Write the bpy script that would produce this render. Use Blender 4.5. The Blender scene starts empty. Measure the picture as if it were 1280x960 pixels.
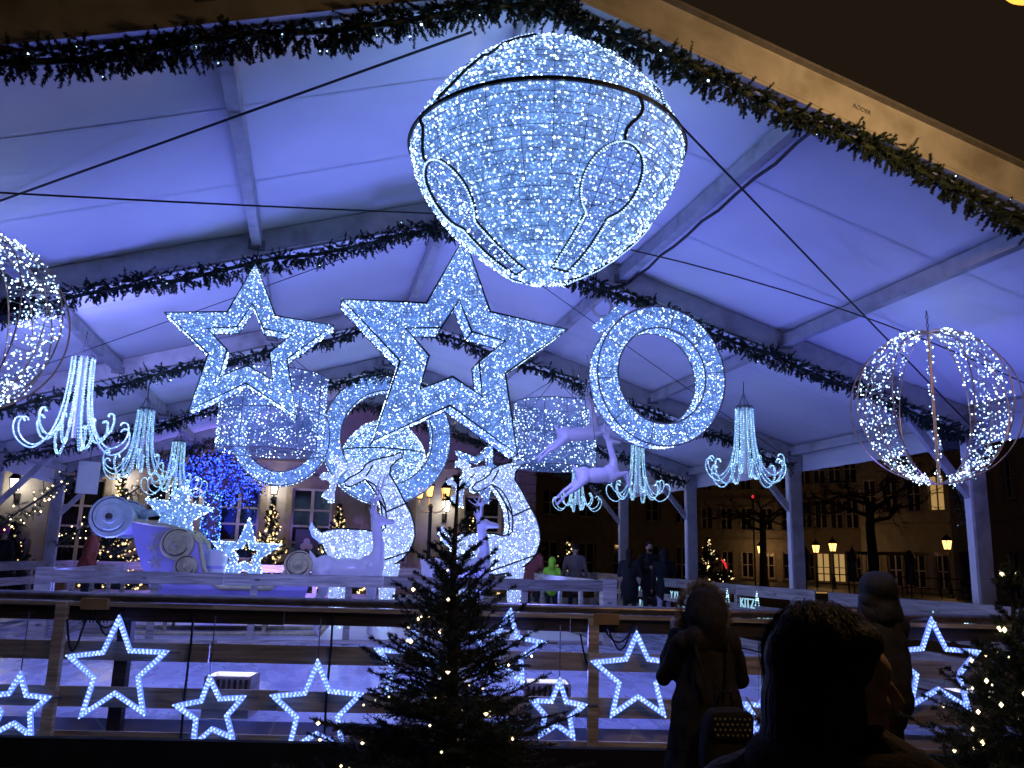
import bpy, bmesh, math, random
import numpy as np
from mathutils import Vector, Matrix, noise
random.seed(7)
RNG = np.random.default_rng(7)
PI = math.pi
SC = bpy.context.scene
COL = SC.collection

# ------------------------------------------------------------------ camera
CAM_H, FPX = 1.7, 1035.0
PITCH, ROLL, YAW = math.radians(11.6), math.radians(1.6), math.radians(13.3)
FWD = Vector((math.sin(YAW)*math.cos(PITCH), math.cos(YAW)*math.cos(PITCH), math.sin(PITCH)))
RGT0 = Vector((math.cos(YAW), -math.sin(YAW), 0)); UP0 = RGT0.cross(FWD)
RGT = RGT0*math.cos(ROLL) + UP0*math.sin(ROLL)
UPV = UP0*math.cos(ROLL) - RGT0*math.sin(ROLL)
EYE = Vector((0, 0, CAM_H))
cam = bpy.data.cameras.new('camera'); camo = bpy.data.objects.new('camera', cam); COL.objects.link(camo)
camo.matrix_world = Matrix(((RGT.x, UPV.x, -FWD.x, 0), (RGT.y, UPV.y, -FWD.y, 0), (RGT.z, UPV.z, -FWD.z, CAM_H), (0, 0, 0, 1)))
cam.sensor_width = 36; cam.lens = 36*FPX/1280; cam.clip_start = .05; cam.clip_end = 2000
SC.camera = camo

# ------------------------------------------------------------------ night sky
w = bpy.data.worlds.new('World'); SC.world = w; w.use_nodes = True
nt = w.node_tree; bg = nt.nodes['Background']
sky = nt.nodes.new('ShaderNodeTexSky'); sky.sky_type = 'NISHITA'; sky.sun_disc = False
sky.sun_elevation = math.radians(-5); sky.sun_rotation = math.radians(200)
mx = nt.nodes.new('ShaderNodeMixRGB'); mx.blend_type = 'ADD'; mx.inputs[0].default_value = 1
mx.inputs[2].default_value = (.13, .08, .045, 1)
nt.links.new(sky.outputs[0], mx.inputs[1]); nt.links.new(mx.outputs[0], bg.inputs[0])
bg.inputs[1].default_value = .1
SC.view_settings.view_transform = 'Standard'; SC.view_settings.look = 'None'
SC.view_settings.exposure = 0; SC.view_settings.gamma = 1; SC.view_settings.use_curve_mapping = False
SC.cycles.max_bounces = 6; SC.cycles.diffuse_bounces = 3; SC.cycles.glossy_bounces = 2; SC.cycles.transparent_max_bounces = 12
SC.cycles.use_denoising = True; SC.cycles.use_adaptive_sampling = True; SC.cycles.adaptive_threshold = .03

# ------------------------------------------------------------------ helpers
def ray(px, py):
    return FWD + RGT*((px-640)/FPX) - UPV*((py-480)/FPX)
def at(px, py, Y):
    d = ray(px, py); return EYE + d*(Y/d.y)
def atx(px, py, X):
    d = ray(px, py); return EYE + d*(X/d.x)
def atz(px, py, Z):
    d = ray(px, py); return EYE + d*((Z-CAM_H)/d.z)
def atd(px, py, D):
    return EYE + ray(px, py)*D

class MB:
    def __init__(s): s.v = []; s.f = []
    def add(s, vs, fs):
        n = len(s.v); s.v += [tuple(v) for v in vs]; s.f += [tuple(i+n for i in f) for f in fs]; return s
    def box(s, x0, x1, y0, y1, z0, z1, M=None):
        vs = [Vector((x, y, z)) for x in (x0, x1) for y in (y0, y1) for z in (z0, z1)]
        if M: vs = [M @ v for v in vs]
        return s.add(vs, [(0, 1, 3, 2), (4, 6, 7, 5), (0, 4, 5, 1), (2, 3, 7, 6), (0, 2, 6, 4), (1, 5, 7, 3)])
    def bar(s, p, q, wd, ht, up=(0, 0, 1)):
        p = Vector(p); q = Vector(q); d = (q-p).normalized(); sd = d.cross(Vector(up))
        if sd.length < 1e-4: sd = d.cross(Vector((0, 1, 0)))
        sd = sd.normalized(); u = sd.cross(d).normalized(); a = sd*wd/2; b = u*ht/2
        vs = [p-a-b, p-a+b, p+a-b, p+a+b, q-a-b, q-a+b, q+a-b, q+a+b]
        return s.add(vs, [(0, 1, 3, 2), (4, 6, 7, 5), (0, 4, 5, 1), (2, 3, 7, 6), (0, 2, 6, 4), (1, 5, 7, 3)])
    def tube(s, pts, r, seg=6, closed=False):
        pts = [Vector(p) for p in pts]; n = len(pts)
        rs = r if isinstance(r, (list, tuple)) else [r]*n
        prev = None; vs = []
        for i, p in enumerate(pts):
            if closed: t = pts[(i+1) % n]-pts[i-1]
            else: t = pts[min(i+1, n-1)]-pts[max(i-1, 0)]
            if t.length < 1e-9: t = Vector((0, 0, 1))
            t.normalize()
            if prev is None:
                a = Vector((0, 0, 1)) if abs(t.z) < .9 else Vector((1, 0, 0))
                nrm = t.cross(a).normalized()
            else:
                nrm = prev - t*prev.dot(t)
                nrm = nrm.normalized() if nrm.length > 1e-6 else t.cross(Vector((.3, .5, .8))).normalized()
            prev = nrm; bn = t.cross(nrm)
            for k in range(seg):
                a = 2*PI*k/seg; vs.append(p+(nrm*math.cos(a)+bn*math.sin(a))*rs[i])
        fs = []
        for i in range(n if closed else n-1):
            j = (i+1) % n
            for k in range(seg):
                l = (k+1) % seg; fs.append((i*seg+k, i*seg+l, j*seg+l, j*seg+k))
        if not closed: fs += [tuple(range(seg-1, -1, -1)), tuple((n-1)*seg+k for k in range(seg))]
        return s.add(vs, fs)
    def lathe(s, prof, seg=24, M=None, keep=None, caps=False):
        vs = []; fs = []
        for r, z in prof:
            for k in range(seg):
                a = 2*PI*k/seg; v = Vector((r*math.cos(a), r*math.sin(a), z)); vs.append(M @ v if M else v)
        for i in range(len(prof)-1):
            for k in range(seg):
                l = (k+1) % seg
                if keep is None or keep((k+.5)/seg*2*PI, (prof[i][1]+prof[i+1][1])/2):
                    fs.append((i*seg+k, i*seg+l, (i+1)*seg+l, (i+1)*seg+k))
        if caps:
            fs += [tuple(range(seg-1, -1, -1)), tuple((len(prof)-1)*seg+k for k in range(seg))]
        return s.add(vs, fs)
    def ell(s, c, r, seg=16, rings=10, M=None):
        c = Vector(c); prof = []
        vs = []
        for i in range(rings+1):
            t = PI*i/rings
            for k in range(seg):
                a = 2*PI*k/seg; v = Vector((r[0]*math.sin(t)*math.cos(a), r[1]*math.sin(t)*math.sin(a), -r[2]*math.cos(t)))
                vs.append(c + (M @ v if M else v))
        fs = [(i*seg+k, i*seg+(k+1) % seg, (i+1)*seg+(k+1) % seg, (i+1)*seg+k) for i in range(rings) for k in range(seg)]
        return s.add(vs, fs)
    def cap(s, p, q, r1, r2, seg=12):
        p = Vector(p); q = Vector(q); d = (q-p).normalized(); pts = []; rs = []
        for i in range(4): a = PI/2*(1-i/4); pts.append(p-d*r1*math.sin(a)); rs.append(max(r1*math.cos(a), .001))
        pts += [p, q]; rs += [r1, r2]
        for i in range(1, 5): a = PI/2*i/4; pts.append(q+d*r2*math.sin(a)); rs.append(max(r2*math.cos(a), .001))
        return s.tube(pts, rs, seg)
    def poly_ext(s, pts, y0, y1, hole=None):
        """closed XZ outline (optionally with an equal-count hole outline) extruded along Y"""
        n = len(pts)
        if hole is None:
            vs = [(p[0], y0, p[1]) for p in pts]+[(p[0], y1, p[1]) for p in pts]
            fs = [tuple(range(n)), tuple(range(2*n-1, n-1, -1))]+[(i, (i+1) % n, n+(i+1) % n, n+i) for i in range(n)]
        else:
            vs = [(p[0], y, p[1]) for y in (y0, y1) for P in (pts, hole) for p in P]
            fs = []
            for i in range(n):
                j = (i+1) % n
                fs += [(i, j, n+j, n+i), (2*n+j, 2*n+i, 3*n+i, 3*n+j), (j, i, 2*n+i, 2*n+j), (n+i, n+j, 3*n+j, 3*n+i)]
        return s.add(vs, fs)
    def tris(s):
        V = np.array(s.v); T = [(f[0], f[i], f[i+1]) for f in s.f for i in range(1, len(f)-1)]
        return V[np.array(T)]
    def build(s, name, mat, parent=None, smooth=False):
        me = bpy.data.meshes.new(name); me.from_pydata(s.v, [], s.f); me.update()
        if smooth: me.polygons.foreach_set('use_smooth', [True]*len(me.polygons))
        return link(name, me, mat, parent)

def link(name, me, mat, parent=None):
    if mat: me.materials.append(mat)
    o = bpy.data.objects.new(name, me); COL.objects.link(o)
    if parent is not None: o.parent = parent
    return o
def tag(o, label=None, cat=None, group=None, kind=None):
    if label: o['label'] = label
    if cat: o['category'] = cat
    if group: o['group'] = group
    if kind: o['kind'] = kind
    return o
def thing(name, label, cat, loc=(0, 0, 0), rz=0, group=None):
    o = bpy.data.objects.new(name, None); COL.objects.link(o); o.location = loc; o.rotation_euler = (0, 0, rz)
    o.empty_display_size = .1
    return tag(o, label, cat, group)
def copy_tree(o, parent=None):
    c = o.copy(); COL.objects.link(c); c.parent = parent
    for ch in list(o.children): copy_tree(ch, c)
    return c
def np_mesh(name, V, F, mat, parent=None, kind=None):
    V = np.asarray(V, dtype=np.float32); F = np.asarray(F, dtype=np.int32); n = F.shape[1]
    me = bpy.data.meshes.new(name); me.vertices.add(len(V)); me.vertices.foreach_set('co', V.ravel())
    me.loops.add(F.size); me.loops.foreach_set('vertex_index', F.ravel()); me.polygons.add(len(F))
    me.polygons.foreach_set('loop_start', np.arange(0, F.size, n, dtype=np.int32))
    me.update(calc_edges=True)
    o = link(name, me, mat, parent)
    if kind: o['kind'] = kind
    return o
OCT_V = np.array([(1, 0, 0), (-1, 0, 0), (0, 1, 0), (0, -1, 0), (0, 0, 1), (0, 0, -1)], float)
OCT_F = np.array([(0, 2, 4), (2, 1, 4), (1, 3, 4), (3, 0, 4), (2, 0, 5), (1, 2, 5), (3, 1, 5), (0, 3, 5)])
def leds(pts, r, mat, parent, name='led_lights', jitter=.5, kind='stuff'):
    pts = np.asarray(pts, float); n = len(pts)
    R = r*(1-jitter/2+jitter*RNG.random(n)**2*1.6)
    V = (pts[:, None, :]+OCT_V[None]*R[:, None, None]).reshape(-1, 3)
    F = (OCT_F[None]+6*np.arange(n)[:, None, None]).reshape(-1, 3)
    return np_mesh(name, V, F, mat, parent, kind)
def scatter(T, n):
    a = np.linalg.norm(np.cross(T[:, 1]-T[:, 0], T[:, 2]-T[:, 0]), axis=1); i = RNG.choice(len(T), n, p=a/a.sum())
    u = RNG.random((n, 2)); k = u.sum(1) > 1; u[k] = 1-u[k]
    return T[i, 0]+(T[i, 1]-T[i, 0])*u[:, :1]+(T[i, 2]-T[i, 0])*u[:, 1:]
def needles(B, D, L, n, nl, nw):
    """n needles (one triangle each) round every twig of base B, unit direction D, length L"""
    B = np.repeat(np.asarray(B, float), n, 0); D = np.repeat(np.asarray(D, float), n, 0); L = np.repeat(np.asarray(L, float), n)
    N = len(B); t = RNG.random(N)**.85; P = B+D*(L*t)[:, None]
    A = RNG.normal(size=(N, 3)); A -= D*(A*D).sum(1)[:, None]; A /= np.linalg.norm(A, axis=1)[:, None]+1e-9
    nd = D*.62+A*.8; nd /= np.linalg.norm(nd, axis=1)[:, None]
    S = np.cross(nd, RNG.normal(size=(N, 3))); S /= np.linalg.norm(S, axis=1)[:, None]+1e-9
    ln = nl*(.6+.5*RNG.random(N))*(1-.35*t)
    V = np.stack([P-S*nw/2, P+S*nw/2, P+nd*ln[:, None]], 1).reshape(-1, 3)
    return V, np.arange(3*N).reshape(-1, 3)
def stems(B, D, L, r):
    B = np.asarray(B, float); D = np.asarray(D, float); Q = B+D*np.asarray(L, float)[:, None]
    A = np.cross(D, np.array([.31, .2, .93])); A /= np.linalg.norm(A, axis=1)[:, None]+1e-9; C = np.cross(D, A)
    V = []; 
    for k in range(3):
        a = 2*PI*k/3; V.append(B+(A*math.cos(a)+C*math.sin(a))*r)
    V = np.stack(V+[Q], 1).reshape(-1, 3); n = len(B)
    F = (np.array([(0, 1, 3), (1, 2, 3), (2, 0, 3)])[None]+4*np.arange(n)[:, None, None]).reshape(-1, 3)
    return V, F
def cat(*VF):
    Vs = []; Fs = []; n = 0
    for V, F in VF: Vs.append(V); Fs.append(F+n); n += len(V)
    return np.concatenate(Vs), np.concatenate(Fs)

# ------------------------------------------------------------------ materials
def M_(name): 
    m = bpy.data.materials.new(name); m.use_nodes = True; return m, m.node_tree, m.node_tree.nodes['Principled BSDF']
def nd(t, k, **kw):
    n = t.nodes.new(k)
    for a, b in kw.items(): setattr(n, a, b)
    return n
def coords(t, scale=(1, 1, 1)):
    c = nd(t, 'ShaderNodeTexCoord'); m = nd(t, 'ShaderNodeMapping'); m.inputs['Scale'].default_value = scale
    t.links.new(c.outputs['Object'], m.inputs[0]); return m.outputs[0]
def pmat(name, col, rough=.6, metal=0, var=.25, scale=6, bump=0, bscale=40, stretch=(1, 1, 1), spec=.5, dirt=None):
    m, t, b = M_(name); L = t.links
    v = coords(t, stretch)
    n = nd(t, 'ShaderNodeTexNoise'); n.inputs['Scale'].default_value = scale; n.inputs['Detail'].default_value = 6; L.new(v, n.inputs[0])
    r = nd(t, 'ShaderNodeValToRGB')
    r.color_ramp.elements[0].position = .3; r.color_ramp.elements[1].position = .7
    r.color_ramp.elements[0].color = tuple(c*(1-var) for c in col)+(1,); r.color_ramp.elements[1].color = tuple(min(1, c*(1+var)) for c in col)+(1,)
    L.new(n.outputs[0], r.inputs[0])
    if dirt:
        n2 = nd(t, 'ShaderNodeTexNoise'); n2.inputs['Scale'].default_value = scale*.35; n2.inputs['Detail'].default_value = 8; L.new(v, n2.inputs[0])
        r2 = nd(t, 'ShaderNodeValToRGB'); r2.color_ramp.elements[0].position = .52; r2.color_ramp.elements[1].position = .7; L.new(n2.outputs[0], r2.inputs[0])
        x = nd(t, 'ShaderNodeMixRGB'); L.new(r2.outputs[0], x.inputs[0]); L.new(r.outputs[0], x.inputs[1]); x.inputs[2].default_value = tuple(dirt)+(1,)
        L.new(x.outputs[0], b.inputs['Base Color'])
    else: L.new(r.outputs[0], b.inputs['Base Color'])
    b.inputs['Roughness'].default_value = rough; b.inputs['Metallic'].default_value = metal; b.inputs['Specular IOR Level'].default_value = spec
    if bump:
        n3 = nd(t, 'ShaderNodeTexNoise'); n3.inputs['Scale'].default_value = bscale; n3.inputs['Detail'].default_value = 5; L.new(v, n3.inputs[0])
        bp = nd(t, 'ShaderNodeBump'); bp.inputs['Strength'].default_value = bump; bp.inputs['Distance'].default_value = .02
        L.new(n3.outputs[0], bp.inputs['Height']); L.new(bp.outputs[0], b.inputs['Normal'])
    return m
def emat(name, col, st, vary=None, sample=False, col2=None):
    """lamps: vary=(low, high) gives every little bulb its own strength"""
    m = bpy.data.materials.new(name); m.use_nodes = True; t = m.node_tree; t.nodes.remove(t.nodes['Principled BSDF'])
    e = nd(t, 'ShaderNodeEmission'); e.inputs[0].default_value = tuple(col)+(1,); e.inputs[1].default_value = st
    t.links.new(e.outputs[0], t.nodes['Material Output'].inputs[0])
    if vary:
        g = nd(t, 'ShaderNodeNewGeometry'); mr = nd(t, 'ShaderNodeMapRange'); pw = nd(t, 'ShaderNodeMath', operation='POWER'); pw.inputs[1].default_value = 2.2
        t.links.new(g.outputs['Random Per Island'], pw.inputs[0]); t.links.new(pw.outputs[0], mr.inputs[0])
        mr.inputs[3].default_value = st*vary[0]; mr.inputs[4].default_value = st*vary[1]; t.links.new(mr.outputs[0], e.inputs[1])
        if col2:
            x = nd(t, 'ShaderNodeMixRGB'); x.inputs[1].default_value = tuple(col2)+(1,); x.inputs[2].default_value = tuple(col)+(1,)
            t.links.new(g.outputs['Random Per Island'], x.inputs[0]); t.links.new(x.outputs[0], e.inputs[0])
    m.cycles.emission_sampling = 'AUTO' if sample else 'NONE'
    return m
def netmat(name, ecol, est, base=(.1, .13, .2), opacity=.8, dot=230, sample=False):
    """fine white net; the light of its LEDs is put in as speckled emission"""
    m, t, b = M_(name); L = t.links
    v = coords(t)
    vo = nd(t, 'ShaderNodeTexVoronoi'); vo.inputs['Scale'].default_value = dot*.2; L.new(v, vo.inputs[0])
    rp = nd(t, 'ShaderNodeValToRGB'); rp.color_ramp.elements[0].position = .12; rp.color_ramp.elements[1].position = .42
    rp.color_ramp.elements[0].color = (2.4, 2.4, 2.4, 1); rp.color_ramp.elements[1].color = (.75, .75, .75, 1); L.new(vo.outputs['Distance'], rp.inputs[0])
    no = nd(t, 'ShaderNodeTexNoise'); no.inputs['Scale'].default_value = 9; L.new(v, no.inputs[0])
    mr = nd(t, 'ShaderNodeMapRange'); mr.inputs[1].default_value = .3; mr.inputs[2].default_value = .7; mr.inputs[3].default_value = est*.5; mr.inputs[4].default_value = est*1.3
    L.new(no.outputs[0], mr.inputs[0])
    mu = nd(t, 'ShaderNodeMath', operation='MULTIPLY'); L.new(rp.outputs[0], mu.inputs[0]); L.new(mr.outputs[0], mu.inputs[1])
    b.inputs['Base Color'].default_value = base+(1,); b.inputs['Roughness'].default_value = .7
    b.inputs['Emission Color'].default_value = ecol+(1,); L.new(mu.outputs[0], b.inputs['Emission Strength'])  # emission stands for light the LEDs throw on the net
    # holes of the net
    wv = nd(t, 'ShaderNodeTexVoronoi'); wv.inputs['Scale'].default_value = dot*.5; L.new(v, wv.inputs[0])
    hr = nd(t, 'ShaderNodeValToRGB'); hr.color_ramp.elements[0].position = .5; hr.color_ramp.elements[1].position = .62
    hr.color_ramp.elements[0].color = (opacity+.1,)*3+(1,); hr.color_ramp.elements[1].color = (opacity-.2,)*3+(1,); L.new(wv.outputs['Distance'], hr.inputs[0])
    L.new(hr.outputs[0], b.inputs['Alpha'])
    m.cycles.emission_sampling = 'AUTO' if sample else 'NONE'
    return m
def wood(name, col, rough=.7):
    m, t, b = M_(name); L = t.links; v = coords(t, (1, 1, 14))
    oi = nd(t, 'ShaderNodeObjectInfo')
    n = nd(t, 'ShaderNodeTexNoise', noise_dimensions='4D'); n.inputs['Scale'].default_value = 2.2; n.inputs['Detail'].default_value = 8; n.inputs['Distortion'].default_value = .6
    L.new(v, n.inputs['Vector'])
    mm = nd(t, 'ShaderNodeMath', operation='MULTIPLY'); mm.inputs[1].default_value = 50; L.new(oi.outputs['Random'], mm.inputs[0]); L.new(mm.outputs[0], n.inputs['W'])
    r = nd(t, 'ShaderNodeValToRGB'); r.color_ramp.elements[0].position = .32; r.color_ramp.elements[1].position = .68
    r.color_ramp.elements[0].color = tuple(c*.45 for c in col)+(1,); r.color_ramp.elements[1].color = tuple(c*1.25 for c in col)+(1,)
    L.new(n.outputs[0], r.inputs[0])
    hs = nd(t, 'ShaderNodeHueSaturation'); mr = nd(t, 'ShaderNodeMapRange'); mr.inputs[3].default_value = .7; mr.inputs[4].default_value = 1.25
    L.new(oi.outputs['Random'], mr.inputs[0]); L.new(mr.outputs[0], hs.inputs['Value']); L.new(r.outputs[0], hs.inputs['Color']); L.new(hs.outputs[0], b.inputs['Base Color'])
    # knots
    k = nd(t, 'ShaderNodeTexVoronoi'); k.inputs['Scale'].default_value = 1.7; L.new(coords(t, (1.2, 1.2, 3)), k.inputs[0])
    kr = nd(t, 'ShaderNodeValToRGB'); kr.color_ramp.elements[0].position = .05; kr.color_ramp.elements[1].position = .12; L.new(k.outputs['Distance'], kr.inputs[0])
    kx = nd(t, 'ShaderNodeMixRGB', blend_type='MULTIPLY'); kx.inputs[0].default_value = .75; L.new(hs.outputs[0], kx.inputs[1]); L.new(kr.outputs[0], kx.inputs[2]); L.new(kx.outputs[0], b.inputs['Base Color'])
    b.inputs['Roughness'].default_value = rough
    bp = nd(t, 'ShaderNodeBump'); bp.inputs['Strength'].default_value = .35; bp.inputs['Distance'].default_value = .01; L.new(n.outputs[0], bp.inputs['Height']); L.new(bp.outputs[0], b.inputs['Normal'])
    return m

BLUEW = (.62, .78, 1.0)
MT = dict(
 fabric=pmat('tent_fabric', (.76, .76, .78), .5, var=.08, scale=.9, bump=.5, bscale=1.6, dirt=(.68, .68, .7)),
 alu=pmat('weathered_aluminium', (.46, .46, .48), .45, .2, var=.12, scale=9, dirt=(.3, .29, .28)),
 alu_dark=pmat('dull_steel', (.2, .2, .22), .5, .5, var=.2, scale=20),
 wire=pmat('dark_wire', (.03, .03, .035), .5, .3, var=.2),
 cable=pmat('black_cable', (.012, .012, .014), .5, var=.2),
 needle=pmat('fir_needles', (.026, .046, .028), .6, var=.45, scale=14),
 bark=pmat('bark', (.06, .045, .03), .9, var=.4, scale=30, bump=.6),
 led=emat('cold_white_led', (.58, .78, 1.0), 4.6, (.35, 2.6), col2=(.34, .58, 1.0)),
 led_rope=emat('rope_light_led', (.4, .6, 1.0), 2.3, (.7, 1.6)),
 led_cyan=emat('ice_white_rope_led', (.5, .85, 1.0), 2.2, (.5, 1.8), col2=(.3, .7, 1)),
 led_warm=emat('warm_white_led', (1, .68, .3), 7, (.3, 2.0), col2=(1, .85, .55)),
 led_warm_far=emat('amber_led', (1, .6, .2), 3.5, (.2, 1.8), col2=(1, .8, .45)),
 led_blue=emat('blue_led', (.06, .14, 1), 2.6, (.3, 1.8), col2=(0, .01, .9)),
 led_bluecy=emat('cyan_blue_led', (.2, .6, 1), 2.6, (.2, 1.8), col2=(0, .1, 1)),
 letters=emat('light_letter', (.4, .75, 1.0), .9),
 net=netmat('led_lit_net', (.15, .33, 1.0), .78),
 net_bright=netmat('led_lit_net_bright', (.18, .39, 1.0), .82),
 net_deer=netmat('led_lit_net_white', (.36, .47, 1.0), .95),
 net_thin=netmat('led_lit_net_thin', (.15, .3, 1.0), .5, opacity=.42),
 rope=None,
 tubewhite=pmat('white_plastic', (.75, .75, .78), .35, var=.05),
 gloss=pmat('glossy_white_resin', (.72, .7, .74), .22, var=.06, scale=3),
 lilac=pmat('lilac_lacquer', (.46, .4, .8), .35, var=.08, scale=4),
 gold=pmat('antique_gold_paint', (.6, .54, .3), .4, .1, var=.2, scale=12, dirt=(.42, .37, .2)),
 silvergreen=pmat('pale_verdigris_paint', (.55, .66, .64), .4, .15, var=.15, scale=12),
 wood=wood('weathered_pine', (.6, .49, .32)),
 wood_grey=wood('grey_pine', (.44, .41, .35)),
 wood_dark=wood('dark_stained_board', (.07, .055, .04)),
 rail=pmat('handrail_galvanised', (.22, .19, .17), .3, .6, var=.3, scale=10),
 ice=None,
 ground=None,
 black=pmat('black_cloth', (.008, .008, .009), .9, var=.3),
 lampiron=pmat('cast_iron', (.015, .015, .016), .5, .4, var=.3),
 plaster=pmat('cream_plaster', (.42, .36, .34), .9, var=.12, scale=3, bump=.2, dirt=(.34, .29, .27)),
 stone=pmat('sandstone', (.3, .24, .2), .9, var=.2, scale=8, bump=.3),
 plaster2=pmat('grey_plaster', (.3, .27, .25), .9, var=.15, scale=3, bump=.2, dirt=(.22, .2, .18)),
 plaster3=pmat('ochre_plaster', (.3, .25, .19), .9, var=.15, scale=3, bump=.2),
 winframe=pmat('white_window_paint', (.55, .48, .52), .5, var=.06),
 roof=pmat('slate_roof', (.05, .045, .05), .8, var=.3, scale=20),
 door=pmat('dark_door_paint', (.05, .04, .06), .5, var=.2),
 bronze=pmat('dark_bronze', (.07, .05, .045), .5, .4, var=.4, scale=20),
 skin=pmat('skin', (.42, .26, .19), .55, var=.12, scale=20),
 hair_dark=pmat('dark_brown_hair', (.026, .018, .013), .6, var=.6, scale=9, bump=.9, bscale=9, stretch=(14, 14, 1.2), spec=.2),
 coat_brown=pmat('brown_wool_coat', (.03, .026, .025), .95, var=.35, scale=60, bump=.4, bscale=120, spec=.1),
 coat_pk=pmat('pink_knit', (.5, .05, .25), .9, var=.2, scale=40),
 coat_black=pmat('black_coat', (.014, .014, .017), .8, var=.4, scale=40, bump=.3, bscale=80, spec=.3),
 coat_navy=pmat('navy_quilted_coat', (.014, .016, .025), .75, var=.3, scale=20, bump=.3, bscale=30),
 coat_red=pmat('rust_red_coat', (.32, .07, .04), .8, var=.2, scale=30),
 coat_pink=pmat('dark_red_coat', (.2, .045, .045), .8, var=.2, scale=30),
 coat_neon=pmat('neon_green_jacket', (.4, .85, .05), .6, var=.1, scale=30),
 coat_grey=pmat('grey_coat', (.17, .13, .13), .9, var=.2, scale=30),
 jeans=pmat('dark_jeans', (.02, .022, .03), .85, var=.2, scale=50),
 leggings=pmat('pale_leggings', (.45, .42, .55), .8, var=.1, scale=50),
 fur=pmat('pale_fur', (.3, .27, .24), .9, var=.3, scale=40),
 boxy=pmat('amber_plastic_box', (.4, .25, .1), .5, var=.15),
 glass_dark=None,
)
def glassmat():
    m, t, b = M_('dark_window_glass'); b.inputs['Base Color'].default_value = (.012, .012, .018, 1); b.inputs['Roughness'].default_value = .06
    b.inputs['Specular IOR Level'].default_value = .7
    n = nd(t, 'ShaderNodeTexNoise'); n.inputs['Scale'].default_value = 2.5; t.links.new(coords(t), n.inputs[0])
    bp = nd(t, 'ShaderNodeBump'); bp.inputs['Strength'].default_value = .12; bp.inputs['Distance'].default_value = .02; t.links.new(n.outputs[0], bp.inputs['Height']); t.links.new(bp.outputs[0], b.inputs['Normal'])
    return m
MT['glass_dark'] = glassmat()
MT['glass_lit'] = emat('lit_window', (1, .6, .2), .4)
def icemat():
    m, t, b = M_('scratched_ice'); L = t.links; v = coords(t)
    n = nd(t, 'ShaderNodeTexNoise'); n.inputs['Scale'].default_value = 1.5; n.inputs['Detail'].default_value = 8; L.new(v, n.inputs[0])
    r = nd(t, 'ShaderNodeValToRGB'); r.color_ramp.elements[0].color = (.42, .46, .68, 1); r.color_ramp.elements[1].color = (.62, .66, .86, 1); L.new(n.outputs[0], r.inputs[0]); L.new(r.outputs[0], b.inputs['Base Color'])
    n2 = nd(t, 'ShaderNodeTexNoise'); n2.inputs['Scale'].default_value = 3; n2.inputs['Detail'].default_value = 6; L.new(coords(t, (1.6, .5, 1)), n2.inputs[0])
    rr = nd(t, 'ShaderNodeMapRange'); rr.inputs[1].default_value = .3; rr.inputs[2].default_value = .7; rr.inputs[3].default_value = .1; rr.inputs[4].default_value = .45; L.new(n2.outputs[0], rr.inputs[0]); L.new(rr.outputs[0], b.inputs['Roughness'])
    s1 = nd(t, 'ShaderNodeTexVoronoi', feature='DISTANCE_TO_EDGE'); s1.inputs['Scale'].default_value = 1.1; L.new(coords(t, (.6, 2.2, 1)), s1.inputs[0])
    s2 = nd(t, 'ShaderNodeValToRGB'); s2.color_ramp.elements[0].position = .004; s2.color_ramp.elements[1].position = .014; s2.color_ramp.elements[0].color = (1, 1, 1, 1); s2.color_ramp.elements[1].color = (0, 0, 0, 1); L.new(s1.outputs[0], s2.inputs[0])
    sx = nd(t, 'ShaderNodeMixRGB'); L.new(s2.outputs[0], sx.inputs[0]); L.new(r.outputs[0], sx.inputs[1]); sx.inputs[2].default_value = (.85, .88, .95, 1); L.new(sx.outputs[0], b.inputs['Base Color'])
    bp = nd(t, 'ShaderNodeBump'); bp.inputs['Strength'].default_value = .15; bp.inputs['Distance'].default_value = .01; L.new(n2.outputs[0], bp.inputs['Height']); L.new(bp.outputs[0], b.inputs['Normal'])
    return m
MT['ice'] = icemat()
def cobbles():
    m, t, b = M_('wet_cobbles'); L = t.links; v = coords(t)
    vo = nd(t, 'ShaderNodeTexVoronoi', feature='DISTANCE_TO_EDGE'); vo.inputs['Scale'].default_value = 8; L.new(v, vo.inputs[0])
    r = nd(t, 'ShaderNodeValToRGB'); r.color_ramp.elements[0].position = .02; r.color_ramp.elements[1].position = .09
    r.color_ramp.elements[0].color = (.015, .014, .013, 1); r.color_ramp.elements[1].color = (.055, .05, .047, 1); L.new(vo.outputs[0], r.inputs[0]); L.new(r.outputs[0], b.inputs['Base Color'])
    b.inputs['Roughness'].default_value = .6
    bp = nd(t, 'ShaderNodeBump'); bp.inputs['Strength'].default_value = .7; bp.inputs['Distance'].default_value = .03; L.new(r.outputs[0], bp.inputs['Height']); L.new(bp.outputs[0], b.inputs['Normal'])
    return m
MT['ground'] = cobbles()
def ropemat():
    m, t, b = M_('rope_light_sleeve'); b.inputs['Base Color'].default_value = (.6, .7, .85, 1); b.inputs['Roughness'].default_value = .3
    b.inputs['Emission Color'].default_value = (.1, .2, 1, 1); b.inputs['Emission Strength'].default_value = 1.1; m.cycles.emission_sampling = 'AUTO'; return m
MT['rope'] = ropemat()
def ropecy():
    m, t, b = M_('ice_white_rope_sleeve'); b.inputs['Base Color'].default_value = (.6, .7, .85, 1); b.inputs['Roughness'].default_value = .3
    b.inputs['Emission Color'].default_value = (.12, .4, 1, 1); b.inputs['Emission Strength'].default_value = .2; m.cycles.emission_sampling = 'NONE'; return m
MT['rope_cyan'] = ropecy()

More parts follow.
